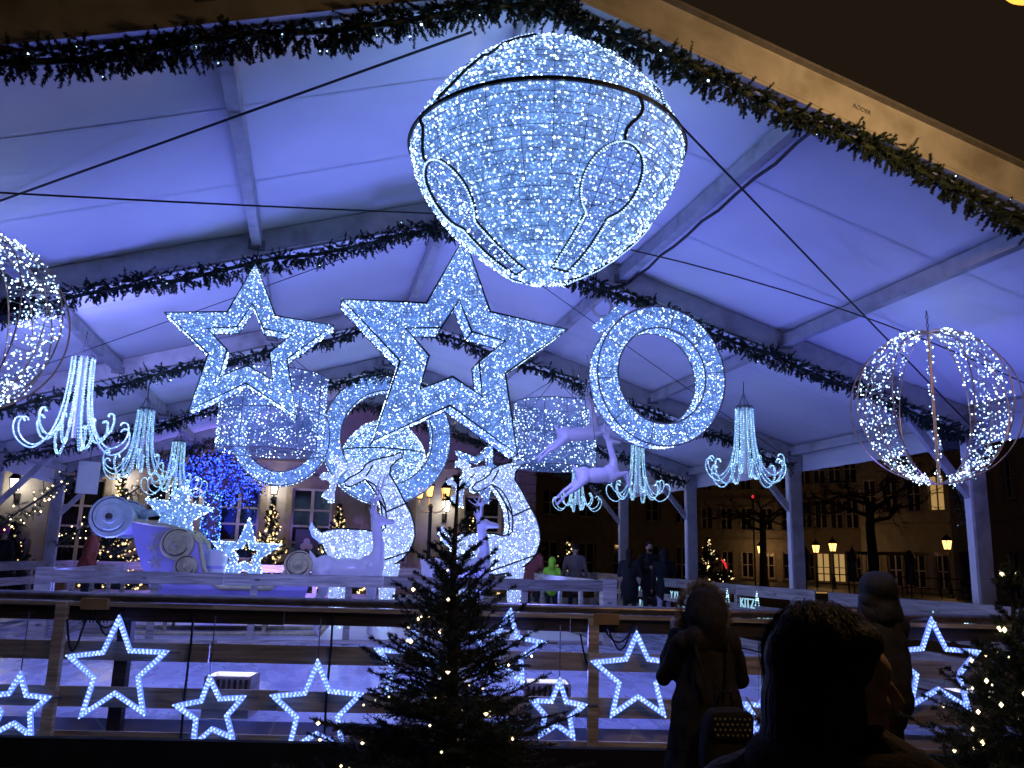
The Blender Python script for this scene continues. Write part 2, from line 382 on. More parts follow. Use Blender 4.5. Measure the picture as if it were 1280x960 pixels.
def lamp(name, kind, loc, W, col, parent=None, radius=.1, aim=None, cone=120, blend=.8):
    l = bpy.data.lights.new(name, kind); l.energy = W; l.color = col; l.shadow_soft_size = radius
    if kind == 'SPOT': l.spot_size = math.radians(cone); l.spot_blend = blend
    o = bpy.data.objects.new(name, l); COL.objects.link(o); o.location = loc
    if aim is not None: o.rotation_euler = (Vector(aim)-Vector(loc)).to_track_quat('-Z', 'Y').to_euler()
    if parent is not None: o.parent = parent; 
    return o
def settle(root, base):
    base = Vector(base); root.location = base
    for c in root.children: c.location = c.location-base
    return root

# ------------------------------------------------------------------ ground and ice
g = MB(); g.add([(-600, -60, 0), (600, -60, 0), (600, 900, 0), (-600, 900, 0)], [(0, 1, 2, 3)])
tag(g.build('plaza_ground', MT['ground']), kind='structure')
FO = Vector((-2.4, 8.05, 0)); FU = Vector((.981, -.196, 0)).normalized(); FN = Vector((FU.y, -FU.x, 0))   # front barrier: origin, along, toward the camera
def fpt(u, z, off=0): return FO+FU*u+FN*off+Vector((0, 0, z))
def onfence(px, py, off=0):
    d = ray(px, py); o = FO+FN*off; t = (o-EYE).dot(FN)/d.dot(FN); p = EYE+d*t
    return (p-FO).dot(FU), p.z
ICE = .25
ic = MB()
a, b_ = fpt(-4.5, 0, -.12), fpt(9.78, 0, -.12)
poly = [(a.x, a.y), (b_.x, b_.y), (7.2, 20.4), (-5.0, 20.4), (-6.3, 14)]
n = len(poly)
ic.add([(x, y, ICE) for x, y in poly]+[(x, y, .004) for x, y in poly], [tuple(range(n))]+[(i, n+i, n+(i+1) % n, (i+1) % n) for i in range(n)])
tag(ic.build('ice_rink', MT['ice']), kind='structure')
dk = MB().box(-3.45, 4.8, 13.72, 18.9, ICE+.004, ICE+.07)
tag(dk.build('display_deck', MT['tubewhite']), kind='structure')

# ------------------------------------------------------------------ tent
FY = [4.4, 8.15, 11.9, 15.65, 19.4]
RX, RZ, XL, XR, SL, SR = 1.2, 5.15, -5.2, 7.5, .32, .29
def zl(x): return RZ-(SL*(RX-x) if x < RX else SR*(x-RX))
MT['seam'] = pmat('welded_seam', (.7, .7, .73), .4, var=.08)
tent = thing('marquee_tent', 'white marquee tent with pale roof lit violet blue over the ice rink', 'tent')
for yi, Y in enumerate(FY):
    for s, xe in ((-1, XL), (1, XR)):
        h = .24 if yi == 0 else .2; wd = .12
        p = Vector((xe, Y, zl(xe)+h/2)); q = Vector((RX, Y, zl(RX)+h/2))
        rf = MB().bar(p, q, wd, h).build('rafter', MT['alu'], tent)
        dn = Vector((0, 0, -1))
        fl = MB()
        for dy in (-.045, .045): fl.bar(p+Vector((0, dy, -h/2-.014)), q+Vector((0, dy, -h/2-.014)), .02, .024)
        fl.build('flange', MT['alu'], rf)
        if yi == 0:
            tp = MB().bar(p+Vector((0, -.02, h/2+.012)), q+Vector((0, -.02, h/2+.012)), .17, .02); tp.build('edge_strip', MT['alu_dark'], rf)
        # post and knee brace
        po = MB().box(xe-.1, xe+.1, Y-.07, Y+.07, 0, zl(xe)+.02)
        po = po.build('post', MT['alu'], tent)
        MB().box(xe-.115, xe+.115, Y-.085, Y+.085, .0, .02).build('base_plate', MT['alu_dark'], po)
        ed = MB().box(xe-.118, xe-.102, Y-.05, Y+.05, .02, zl(xe)-.05); ed.build('keder_strip', MT['tubewhite'], po)
        xb = xe-s*1.05
        MB().bar((xe-s*.06, Y, zl(xe)-.85), (xb, Y, zl(xb)-.01), .07, .09).build('brace', MT['alu'], tent)
        gp = MB().box(xe-s*.02-.12, xe-s*.02+.12, Y-.085, Y-.072, zl(xe)-.25, zl(xe)+.05)
        gp.build('gusset', MT['alu'], tent)
    ap = MB(); ap.poly_ext([(RX-.35, zl(RX-.35)-.03), (RX, RZ-.14), (RX+.35, zl(RX+.35)-.03), (RX, RZ+.2)], Y+.064, Y+.076); ap.build('ridge_plate', MT['alu'], tent)
for bi in range(4):
    y0, y1 = FY[bi]+.06, FY[bi+1]-.06
    for x in (RX, RX-1.9, RX-3.85, RX+1.9, RX+3.85, XL+.05, XR-.05):
        z = zl(x)+.1
        pu = MB().bar((x, y0, z), (x, y1, z), .09, .13).build('purlin', MT['alu'], tent)
        for yy, sg in ((y0, 1), (y1, -1)): MB().box(x-.08, x+.08, min(yy, yy+sg*.05), max(yy, yy+sg*.05), z-.085, z+.0).build('bracket', MT['alu_dark'], pu)
    for s, xe in ((-1, XL), (1, XR)):
        vs = []; nx, ny = 56, 36; sk = bi*7.3+s
        for i in range(nx+1):
            for j in range(ny+1):
                u, v = i/nx, j/ny; x = xe+s*.12+(RX-xe-s*.12)*u; y = y0-.05+(y1-y0+.1)*v
                z = zl(x)+.215-.035*math.sin(PI*v)*math.sin(PI*u)**.5+math.sin(PI*v)*(.007*noise.noise(Vector((u*4, v*16, sk)))+.012*noise.noise(Vector((u*2.2, v*2.5, sk+4))))+.01*noise.noise(Vector((u*22, v*3, sk+9)))*max(0, 1-4*min(v, 1-v))
                vs.append((x, y, z))
        fs = [(i*(ny+1)+j, (i+1)*(ny+1)+j, (i+1)*(ny+1)+j+1, i*(ny+1)+j+1) for i in range(nx) for j in range(ny)]
        rp_ = MB().add(vs, fs).build('roof_panel', MT['fabric'], tent, True)
        for j in (ny//3, 2*ny//3):
            sv = []; 
            for i in range(nx+1):
                q = vs[i*(ny+1)+j]; sv += [(q[0], q[1]-.018, q[2]-.004), (q[0], q[1]+.018, q[2]-.004)]
            MB().add(sv, [(2*i, 2*i+1, 2*i+3, 2*i+2) for i in range(nx)]).build('weld_seam', MT['seam'], rp_, True)
        va = MB()
        vs = []
        for j in range(41):
            y = y0-.05+(y1-y0+.1)*j/40; w = .02*math.sin(j*1.1)
            vs += [(xe+s*.122, y, zl(xe)+.17), (xe+s*(.13+w), y, zl(xe)-.2)]
        va.add(vs, [(2*j, 2*j+2, 2*j+3, 2*j+1) for j in range(40)]).build('valance', MT['fabric'], tent, True)
# bracing cables of the roof
def wire(p, q, r=.006, sag=.02, par=tent, name='bracing_cable', mat='wire'):
    p = Vector(p); q = Vector(q)
    MB().tube([p.lerp(q, i/12)-Vector((0, 0, sag*4*(i/12)*(1-i/12))) for i in range(13)], r, 5).build(name, MT[mat], par)
wire(at(590, 40, 4.6), Vector((-5.15, 8.1, 3.5)), .009, 0)
wire((-5.1, 4.5, 3.25), at(545, 267, 6.0), .007, .03); wire(at(545, 267, 6.0), (XR-.05, 7.0, 3.5), .007, -.25)
wire(at(772, 75, 4.5), (XR-.03, 8.08, 3.3), .009, 0)
wire((RX-.1, 8.2, 5.1), (XL+.1, 11.8, 3.2), .005, .02); wire((RX+.1, 8.2, 5.1), (XR-.1, 11.8, 3.3), .005, .02)
# power cable clipped along the right purlin
pts = [Vector((RX+1.9+.07, 4.5+i*.3, zl(RX+1.9)+.01+.015*math.sin(i*2.3))) for i in range(13)]
pts += [Vector((RX+1.9-.25*math.sin(i*.35), 8.06, zl(RX+1.9)-.02-.05*math.sin(i*.6))) for i in range(8)]
MB().tube(pts, .014, 6).build('power_cable', MT['cable'], tent)
def txt(name, s, loc, size, rot, mat, parent, ext=.002):
    c = bpy.data.curves.new(name, 'FONT'); c.body = s; c.size = size; c.extrude = ext; c.align_x = 'CENTER'; c.align_y = 'CENTER'
    o = bpy.data.objects.new(name, c); COL.objects.link(o)
    me = bpy.data.meshes.new_from_object(o.evaluated_get(bpy.context.evaluated_depsgraph_get())); bpy.data.objects.remove(o); me.materials.clear(); me.name = name
    o = link(name, me, mat, parent); o.location = loc; o.rotation_euler = rot
    return o
for px, py, sl in ((1078, 148, -SR), (258, 24, SL)):
    p = at(px, py, FY[0]-.062)
    txt('maker_mark', 'RÖDER', (p.x, FY[0]-.063, zl(p.x)+.12), .042, (PI/2, -math.atan(sl), 0), MT['alu_dark'], tent)
# floodlights under the rafters
def flood(p, aim, W, lit, label, col=(.2, .22, 1.0)):
    p = Vector(p); t = thing('floodlight', label, 'floodlight', group='blue floodlights in the tent')
    d = (Vector(aim)-p).normalized(); q = d.to_track_quat('-Z', 'Y').to_matrix().to_4x4(); Mx = Matrix.Translation(p) @ q
    MB().box(-.16, .16, -.1, .1, -.01, .07, Mx).build('housing', MT['lampiron'], t)
    MB().add([Mx @ Vector(v) for v in ((-.145, -.085, -.013), (.145, -.085, -.013), (.145, .085, -.013), (-.145, .085, -.013))], [(0, 3, 2, 1)]).build('lens', MT['flood_lens'] if lit else MT['glass_dark'], t)
    fn = MB()
    for k in range(6): fn.box(-.14+k*.056-.006, -.14+k*.056+.006, -.08, .08, .072, .1, Mx)
    fn.build('cooling_fin', MT['lampiron'], t)
    yk = MB(); zt = zl(p.x)
    yk.tube([Mx @ Vector((-.17, 0, .03)), Mx @ Vector((-.17, 0, .14)), Vector((p.x, p.y+.02, zt+.02)), Mx @ Vector((.17, 0, .14)), Mx @ Vector((.17, 0, .03))], .012, 6)
    yk.build('yoke', MT['alu_dark'], t)
    if lit: lamp('flood_lamp', 'SPOT', p+d*.03, W, col, t, .12, p+d, 130, .5)
    return settle(t, p)
MT['flood_lens'] = emat('floodlight_lens', (.55, .6, 1), 14)
W = 620
flood((-2.66, 8.0, 3.72), (.3, 14.2, 1.2), 1300, True, 'glaring rectangular floodlight on the second rafter beside the left wire globe', (.3, .32, 1.0))
flood((2.45, 8.45, 4.68), (.9, 10.6, .2), 600, True, 'added floodlight at the ridge hidden behind the big bell, washing the ice', (.2, .2, 1.0))  # added lamp, out of sight, to brighten the ice
flood(at(1195, 553, 8.3), at(1100, 700, 7), 0, False, 'black unlit floodlight beside the right wire globe')
wp = at(110, 597, 17); t = thing('panel_lamp', 'pale square panel hanging below the garland beside the far left post', 'panel')
MB().box(wp.x-.19, wp.x+.19, wp.y-.03, wp.y+.03, wp.z-.3, wp.z+.3, Matrix.Translation(wp) @ Matrix.Rotation(.5, 4, 'Z') @ Matrix.Translation(-wp)).build('panel', MT['tubewhite'], t)
wire(wp+Vector((0, 0, .3)), (wp.x, wp.y, zl(wp.x)+.1), .006, 0, t, 'hanging_wire'); settle(t, wp)

# ------------------------------------------------------------------ fir garlands along the rafters
def garland(name, path, dens, nn, nl, nw, spr, label, nled, thick=.06, ledm='led', lr=.007, bias=-.6):
    t = thing(name, label, 'garland', group='fir garlands on the tent frame')
    P = [Vector(p) for p in path]; seg = [(P[i+1]-P[i]).length for i in range(len(P)-1)]; tot = sum(seg)
    N = int(tot*dens); B = []; D = []; L = []
    for k in range(N):
        s = random.random()*tot; i = 0
        while s > seg[i] and i < len(seg)-1: s -= seg[i]; i += 1
        p = P[i].lerp(P[i+1], s/seg[i]); tg = (P[i+1]-P[i]).normalized()
        a = random.random()*2*PI; u = tg.cross(Vector((0, 1, 0))).normalized(); v = Vector((0, 1, 0))
        o = u*math.cos(a)+v*math.sin(a)
        d = (o+tg*random.uniform(-1.1, 1.1)+Vector((0, 0, bias))+Vector((random.gauss(0, .25), random.gauss(0, .25), random.gauss(0, .25)))).normalized()
        B.append(p+o*random.random()*thick+Vector((0, 0, .03*math.sin(s*3+i)))); D.append(d); L.append(spr*random.uniform(.55, 1.25)*(1+.55*noise.noise(p*2.2)))
    V = cat(needles(B, D, L, nn, nl, nw), stems(B, D, np.array(L)*.9, .0035))
    np_mesh('foliage', V[0], V[1], MT['needle'], t, 'stuff')
    MB().tube(P, .02, 5).build('core', MT['needle'], t)
    if nled:
        idx = np.random.default_rng(3).choice(N, nled); pts = [Vector(B[i])+Vector(D[i])*L[i]*.8 for i in idx]
        leds(pts, lr, MT[ledm], t)
    return settle(t, P[len(P)//2])
def fpath(Y, dz, n=30, x0=XL+.1, x1=XR-.1, dy=-.07):
    return [(x0+(x1-x0)*i/n, Y+dy, zl(x0+(x1-x0)*i/n)-dz+.025*math.sin(i*1.9)) for i in range(n+1)]
gl = ['thick fir garland along the front gable rafters', 'fir garland under the second pair of rafters behind the big bell',
      'fir garland under the third pair of rafters behind the stars', 'fir garland under the fourth pair of rafters', 'fir garland under the rearmost rafters of the tent']
gp = [(300, 80, .028, .0075, .085), (210, 56, .032, .0095, .095), (160, 44, .036, .013, .11), (130, 36, .038, .016, .12), (110, 30, .042, .018, .13)]
for i, Y in enumerate(FY):
    d, nn, nl, nw, sp = gp[i]
    garland('fir_garland', fpath(Y, .15 if i == 0 else .14), d, nn, nl, nw, sp, gl[i], 64 if i == 0 else 40, .06)
garland('fir_garland', [Vector((-4.0, 15.5, 2.75)).lerp(Vector((-5.05, 15.5, 1.9)), k/8) for k in range(9)], 90, 24, .04, .012, .17, 'fir garland with white bulbs wound on the left knee brace', 40, .12, 'led_warm', .016)
garland('fir_garland', [Vector((-3.6, 19.3, 2.9)).lerp(Vector((-5.1, 19.3, 1.6)), k/8) for k in range(9)], 90, 24, .04, .014, .18, 'fir garland wound on the rear left knee brace behind the sleigh', 40, .12, 'led_warm', .016)
garland('fir_garland', [at(1190, 585, 8.6).lerp(at(1215, 660, 8.4), k/6) for k in range(7)], 80, 26, .035, .007, .13, 'short fir garland hanging beside the right post behind the wire globe', 8, .06)

# ------------------------------------------------------------------ front barrier
fence = thing('front_barrier', 'pine plank barrier with dark handrail along the near edge of the rink', 'fence')
U0, U1 = -3.2, 9.55
def fbox(mb, u0, u1, z0, z1, o0, o1):
    vs = [fpt(u, z, o) for u in (u0, u1) for o in (o0, o1) for z in (z0, z1)]
    mb.add(vs, [(0, 1, 3, 2), (4, 6, 7, 5), (0, 4, 5, 1), (2, 3, 7, 6), (0, 2, 6, 4), (1, 5, 7, 3)]); return mb
joints = [U0, -.75, 1.7, 4.15, 6.6, U1]
for ri, (z0, z1, m) in enumerate(((.0, .17, 'wood'), (.36, .52, 'wood'), (.74, .89, 'wood'), (1.055, 1.17, 'wood_dark'))):
    for k in range(5):
        a = joints[k]+(.6 if ri % 2 else 0)*(k > 0); b_ = joints[k+1]+(.6 if ri % 2 else 0)*(k < 4)
        dz = random.uniform(-.006, .006)
        fbox(MB(), a+.004, b_-.004, z0+dz, z1+dz, 0, .035).build('plank', MT[m], fence)
for k in range(5):
    fbox(MB(), joints[k]+.004, joints[k+1]-.004, 1.172, 1.205, -.02, .075).build('ledger', MT['wood'], fence)
MB().tube([fpt(U0+(U1-U0)*i/10, 1.25, .03) for i in range(11)], .036, 12).build('handrail', MT['rail'], fence, True)
for u in [onfence(74, 830)[0], onfence(740, 830)[0], onfence(740, 830)[0]*2-onfence(74, 830)[0]+.2, -2.6]:
    fbox(MB(), u-.045, u+.045, .0, 1.2, .038, .1).build('post', MT['wood'], fence)
for u in [onfence(150, 830)[0], onfence(560, 830)[0], onfence(900, 830)[0], onfence(1230, 830)[0]]:
    fbox(MB(), u-.055, u+.055, .0, 1.17, -.09, -.003).build('rear_post', MT['wood_dark'], fence)
for px in (238, 413, 962, 1120):
    u = onfence(px, 830)[0]
    MB().tube([fpt(u, 1.17, .05), fpt(u+.005, .9, .055), fpt(u-.006, .5, .05), fpt(u, .05, .05)], .011, 6).build('cable_conduit', MT['cable'], fence)
for px, py in ((118, 755), (758, 774)):
    u, z = onfence(px, py, .1)
    bx = fbox(MB(), u-.11, u+.11, z-.045, z+.045, .04, .11).build('junction_box', MT['boxy'], fence)
    gl_ = MB()
    for q in (-.06, -.02, .02):
        x = fpt(u+q, z-.05, .075); gl_.tube([x, x-Vector((0, 0, .035))], .013, 8)
    gl_.build('cable_gland', MT['cable'], bx)
    for q, ln, dp in ((-.06, -.16, .28), (-.02, .28, .14), (.02, .22, .2)):
        MB().tube([fpt(u+q+ln*i/12, z-.08-dp*math.sin(PI*i/12)+(.06 if ln > 0 else -.05)*i/12, .075) for i in range(13)], .009, 6).build('cable', MT['cable'], bx)
# slatted uplight boxes; most are added, unseen, to wash the roof in blue
def uplight(p, aim, W, label, rz_=0, col=(.115, .15, 1.0)):
    t = thing('uplight_box', label, 'uplight', group='slatted boxes with blue uplights'); t.location = p; t.rotation_euler = (0, 0, rz_)
    mb = MB(); w_, d_, h_ = .2, .16, .34
    for x0, x1, y0, y1 in ((-w_, w_, -d_, -d_+.02), (-w_, w_, d_-.02, d_), (-w_, -w_+.02, -d_+.02, d_-.02), (w_-.02, w_, -d_+.02, d_-.02)): mb.box(x0, x1, y0, y1, 0, h_)
    mb.build('cabinet', MT['wood_grey'], t)
    for k in range(8): MB().box(-.185+k*.048, -.185+k*.048+.024, -d_-.012, -d_-.002, .2, .32).build('slat', MT['wood_dark'], t)
    MB().add([(-.17, -.13, .3), (.17, -.13, .3), (.17, .13, .3), (-.17, .13, .3)], [(0, 1, 2, 3)]).build('lens', MT['flood_lens'], t)
    l = lamp('uplight_lamp', 'SPOT', (0, 0, .33), W, col, t, .15, None, 150, .7)
    d = Matrix.Rotation(-rz_, 3, 'Z') @ (Vector(aim)-Vector(p)); l.rotation_euler = d.to_track_quat('-Z', 'Y').to_euler()
FR = math.atan2(FU.y, FU.x)
for px, ax, W, lb in ((288, -1.5, 1.0, 'uplight box inside the barrier behind the low tilted rope star'), (683, 3.0, 1.0, 'uplight box inside the barrier behind the small rope star by the fir tree'), (560, 1.2, .6, 'added uplight box hidden behind the middle fir tree'), (1215, 6, 1.0, 'added uplight box inside the barrier behind the right fir tree'), (-60, -4, 1.0, 'added uplight box inside the barrier past the left edge')):
    u, z = onfence(px, 880, -.35); p = fpt(u, 0, -.35); p.z = ICE+.003
    uplight(p, (ax, p.y-1.6, 5), 212*W, lb, FR)  # boxes behind the firs and past the edge are added for the roof light
for x, y, ax, W, lb in ((-3.0, 14.1, -3.5, .7, 'added uplight box on the deck left of the sleigh'), (2.6, 14.0, 2.6, .8, 'added uplight box on the deck right of the reindeer'), (4.4, 16.5, 5.5, .6, 'added uplight box on the deck at the right rear'), (-2.5, 18.2, -3, .6, 'added uplight box at the rear of the deck')):
    uplight((x, y, ICE+.072), (ax, y-1.2 if y < 15 else y+.2, 5), 212*W, lb)  # deck boxes are added to spread the blue roof light evenly
uplight((-1.0, 18.6, ICE+.072), (-1.5, 27, 3.2), 2000, 'added uplight box at the rear of the deck turned to the palace', 0, (.3, .2, 1.0))  # added lamp that puts violet light on the palace front
t = tag(fbox(MB(), U0-.3, U1+.1, .0, .215, .42, .5).build('plinth_board', MT['black']), 'long low black plinth board at the foot of the front barrier', 'board')

# rope light stars on the barrier
def star_pts(R, r, rot=0, n=5):
    return [((R if k % 2 == 0 else r)*math.sin(PI*k/n+rot), (R if k % 2 == 0 else r)*math.cos(PI*k/n+rot)) for k in range(2*n)]
def rope_star(px, py, R, rot, label, off=.11):
    u, z = onfence(px, py, off); t = thing('rope_light_star', label, 'star light', group='rope light stars on the front barrier')
    c = [(x*random.uniform(.93, 1.06), y*random.uniform(.93, 1.06)) for x, y in star_pts(R, R*.46, rot)]; pts = []
    for k in range(10):
        p, q = c[k], c[(k+1) % 10]; m = max(2, int(math.dist(p, q)/.03))
        pts += [(p[0]+(q[0]-p[0])*i/m, p[1]+(q[1]-p[1])*i/m) for i in range(m)]
    W3 = lambda x, y, o=0: fpt(u+x, z+y, off+o)
    MB().tube([W3(*p, -.014) for p in pts], .006, 4, True).build('frame', MT['alu_dark'], t)
    s = .03
    for sc in (1-.028/R, 1+.02/R):
        MB().tube([W3(p[0]*sc, p[1]*sc) for p in pts], .0135, 6, True).build('rope_light', MT['rope'], t)
    P = []
    for sc in (1-.028/R, 1+.02/R):
        for i, p in enumerate(pts): P.append(W3(p[0]*sc, p[1]*sc, .012))
    leds(P, .0095, MT['led_rope'], t, jitter=.2)
    MB().tube([W3(c[2][0], c[2][1]), W3(c[2][0]+.12, c[2][1])], .008, 5).build('strut', MT['alu_dark'], t); MB().tube([W3(c[0][0], c[0][1]), W3(c[0][0], 1.12-z)], .005, 5).build('hanging_wire', MT['alu_dark'], t)
    return settle(t, fpt(u, z, off))
for px, py, rp, rot, lb in ((145, 838, 58, -.06, 'large rope light star at left in front of a dark post'), (20, 884, 38, 0, 'rope light star cut by the left edge of the picture'),
    (264, 891, 39, -.14, 'low tilted rope light star right of the largest left star'), (396, 888, 54, -.05, 'rope light star left of the fir tree, feet behind the plinth'),
    (512, 832, 42, .1, 'rope light star half hidden behind the left side of the fir tree'), (632, 812, 44, .1, 'rope light star peeking out right of the fir tree'),
    (697, 890, 33, .06, 'small rope light star low to the right of the fir tree'), (797, 846, 52, -.02, 'large rope light star left of the woman in the fur hood'),
    (957, 893, 28, .1, 'small rope light star between the two women'), (1170, 834, 58, -.03, 'rope light star beside the right fir tree')):
    rope_star(px, py, rp*7.4/FPX, rot, lb)

# ------------------------------------------------------------------ barriers inside and round the rink
def board_fence(name, label, p, q, boards, post_step, mat='wood_grey', blen=2.4, z0=ICE):
    p = Vector(p); q = Vector(q); t = thing(name, label, 'fence'); d = (q-p); ln = d.length; d.normalize(); nn = Vector((d.y, -d.x, 0))
    for bz0, bz1 in boards:
        k = 0
        while k*blen < ln-.05:
            a = p+d*(k*blen+.003); e = p+d*(min(ln, (k+1)*blen)-.003)
            MB().bar(a+nn*.05+Vector((0, 0, (bz0+bz1)/2+random.uniform(-.008, .008))), e+nn*.05+Vector((0, 0, (bz0+bz1)/2+random.uniform(-.008, .008))), .035, bz1-bz0).build('plank', MT[mat], t); k += 1
    m = max(1, round(ln/post_step))
    for i in range(m+1):
        c = p+d*(ln*i/m)
        MB().box(-.05, .05, -.03, .03, 0, boards[-1][1]-z0, Matrix.Translation((c.x, c.y, z0)) @ Matrix.Rotation(math.atan2(d.y, d.x), 4, 'Z')).build('post', MT[mat], t)
    return t, p, d, nn
BB = [(.27, .33), (.6, .68), (1.12, 1.3)]
settle(board_fence('inner_barrier', 'pine barrier in front of the sleigh and reindeer display', (-3.6, 13.6, 0), (4.95, 13.6, 0), BB, 1.55)[0], (.7, 13.6, ICE))
MB_post = MB().box(4.86, 5.1, 13.5, 13.7, ICE, 1.33).build('corner_post', MT['wood_grey'])
tag(MB_post, 'stout wooden corner post at the right end of the display barrier', 'post')
tag(MB().box(-3.78, -3.56, 13.5, 13.7, ICE, 1.33).build('corner_post', MT['wood_grey']), 'stout wooden corner post at the left end of the display barrier', 'post')
settle(board_fence('side_barrier', 'pine barrier along the left side of the sleigh display', (-3.66, 13.75, 0), (-3.66, 19, 0), BB, 1.3)[0], (-3.66, 16, ICE))
settle(board_fence('side_barrier', 'pine barrier along the right side of the reindeer display', (4.98, 19, 0), (4.98, 13.75, 0), BB, 1.3)[0], (4.98, 16, ICE))
BR = [(.28, .43), (.57, .71), (.85, .98), (1.13, 1.3)]
rf, rp, rd, rn = board_fence('rink_barrier', 'weathered plank barrier with light letters along the right side of the rink', (7.25, 20.5, 0), (7.25, 6.25, 0), BR, 1.8)
# light letters and small light figures fixed to the right barrier
for i, (y, z, s, sz) in enumerate(((17.6, 1.0, 'KRY KU', .26), (17.4, .72, 'R DY', .26), (15.8, .98, 'Y KI', .26), (15.4, .72, 'K DA', .26), (14.1, 1.0, 'K KITZ', .26), (14.3, .72, 'DA', .26), (12.9, 1.0, 'KITZ', .28), (12.3, .8, 'KYNV', .26), (11.2, .8, 'ICA K', .26))):
    txt('light_letters', s, (7.19-.003*i, y, z), sz*.8, (PI/2, 0, -PI/2), MT['letters'], rf, .006)
for i, (y, z) in enumerate(((17.9, 1.36), (16.6, 1.36), (13.6, 1.1), (12.6, 1.1), (11.0, 1.07), (9.5, 1.07), (8.6, 1.06), (8.1, 1.05))):
    s = .11; P = []
    for a, b_ in (((-s*.5, -s), (0, s)), ((0, s), (s*.5, -s)), ((-s*.3, -.2*s), (s*.3, -.2*s))):
        P += [(7.185, y-(a[0]+(b_[0]-a[0])*k/6), z+a[1]+(b_[1]-a[1])*k/6) for k in range(7)]
    leds(P, .014, MT['led_cyan'], rf, 'light_figure', .2)
settle(rf, (7.25, 13, ICE))
settle(board_fence('rink_barrier', 'plank barrier along the far end of the rink', (-5.0, 20.5, 0), (7.2, 20.5, 0), [(.5, .68), (.85, 1.0), (1.13, 1.3)], 1.8)[0], (1, 20.5, ICE))
settle(board_fence('rink_barrier', 'plank barrier along the left side of the rink', (-6.3, 14, 0), (-5.05, 20.4, 0), [(.5, .68), (.85, 1.0), (1.13, 1.3)], 1.8)[0], (-5.7, 17, ICE))
# ------------------------------------------------------------------ hanging light figures
def chain(parent, p, q, r=.006, link_len=.035):
    p = Vector(p); q = Vector(q); n = max(2, int((q-p).length/link_len)); d = (q-p).normalized()
    s = d.cross(Vector((.3, .9, .1))).normalized(); b = d.cross(s); mb = MB()
    for i in range(n):
        c = p.lerp(q, (i+.5)/n); a = s if i % 2 else b
        mb.tube([c+d*math.cos(t*PI/4)*link_len*.62+a*math.sin(t*PI/4)*link_len*.3 for t in range(8)], r*.8, 4, True)
    return mb.build('chain', MT['alu_dark'], parent)

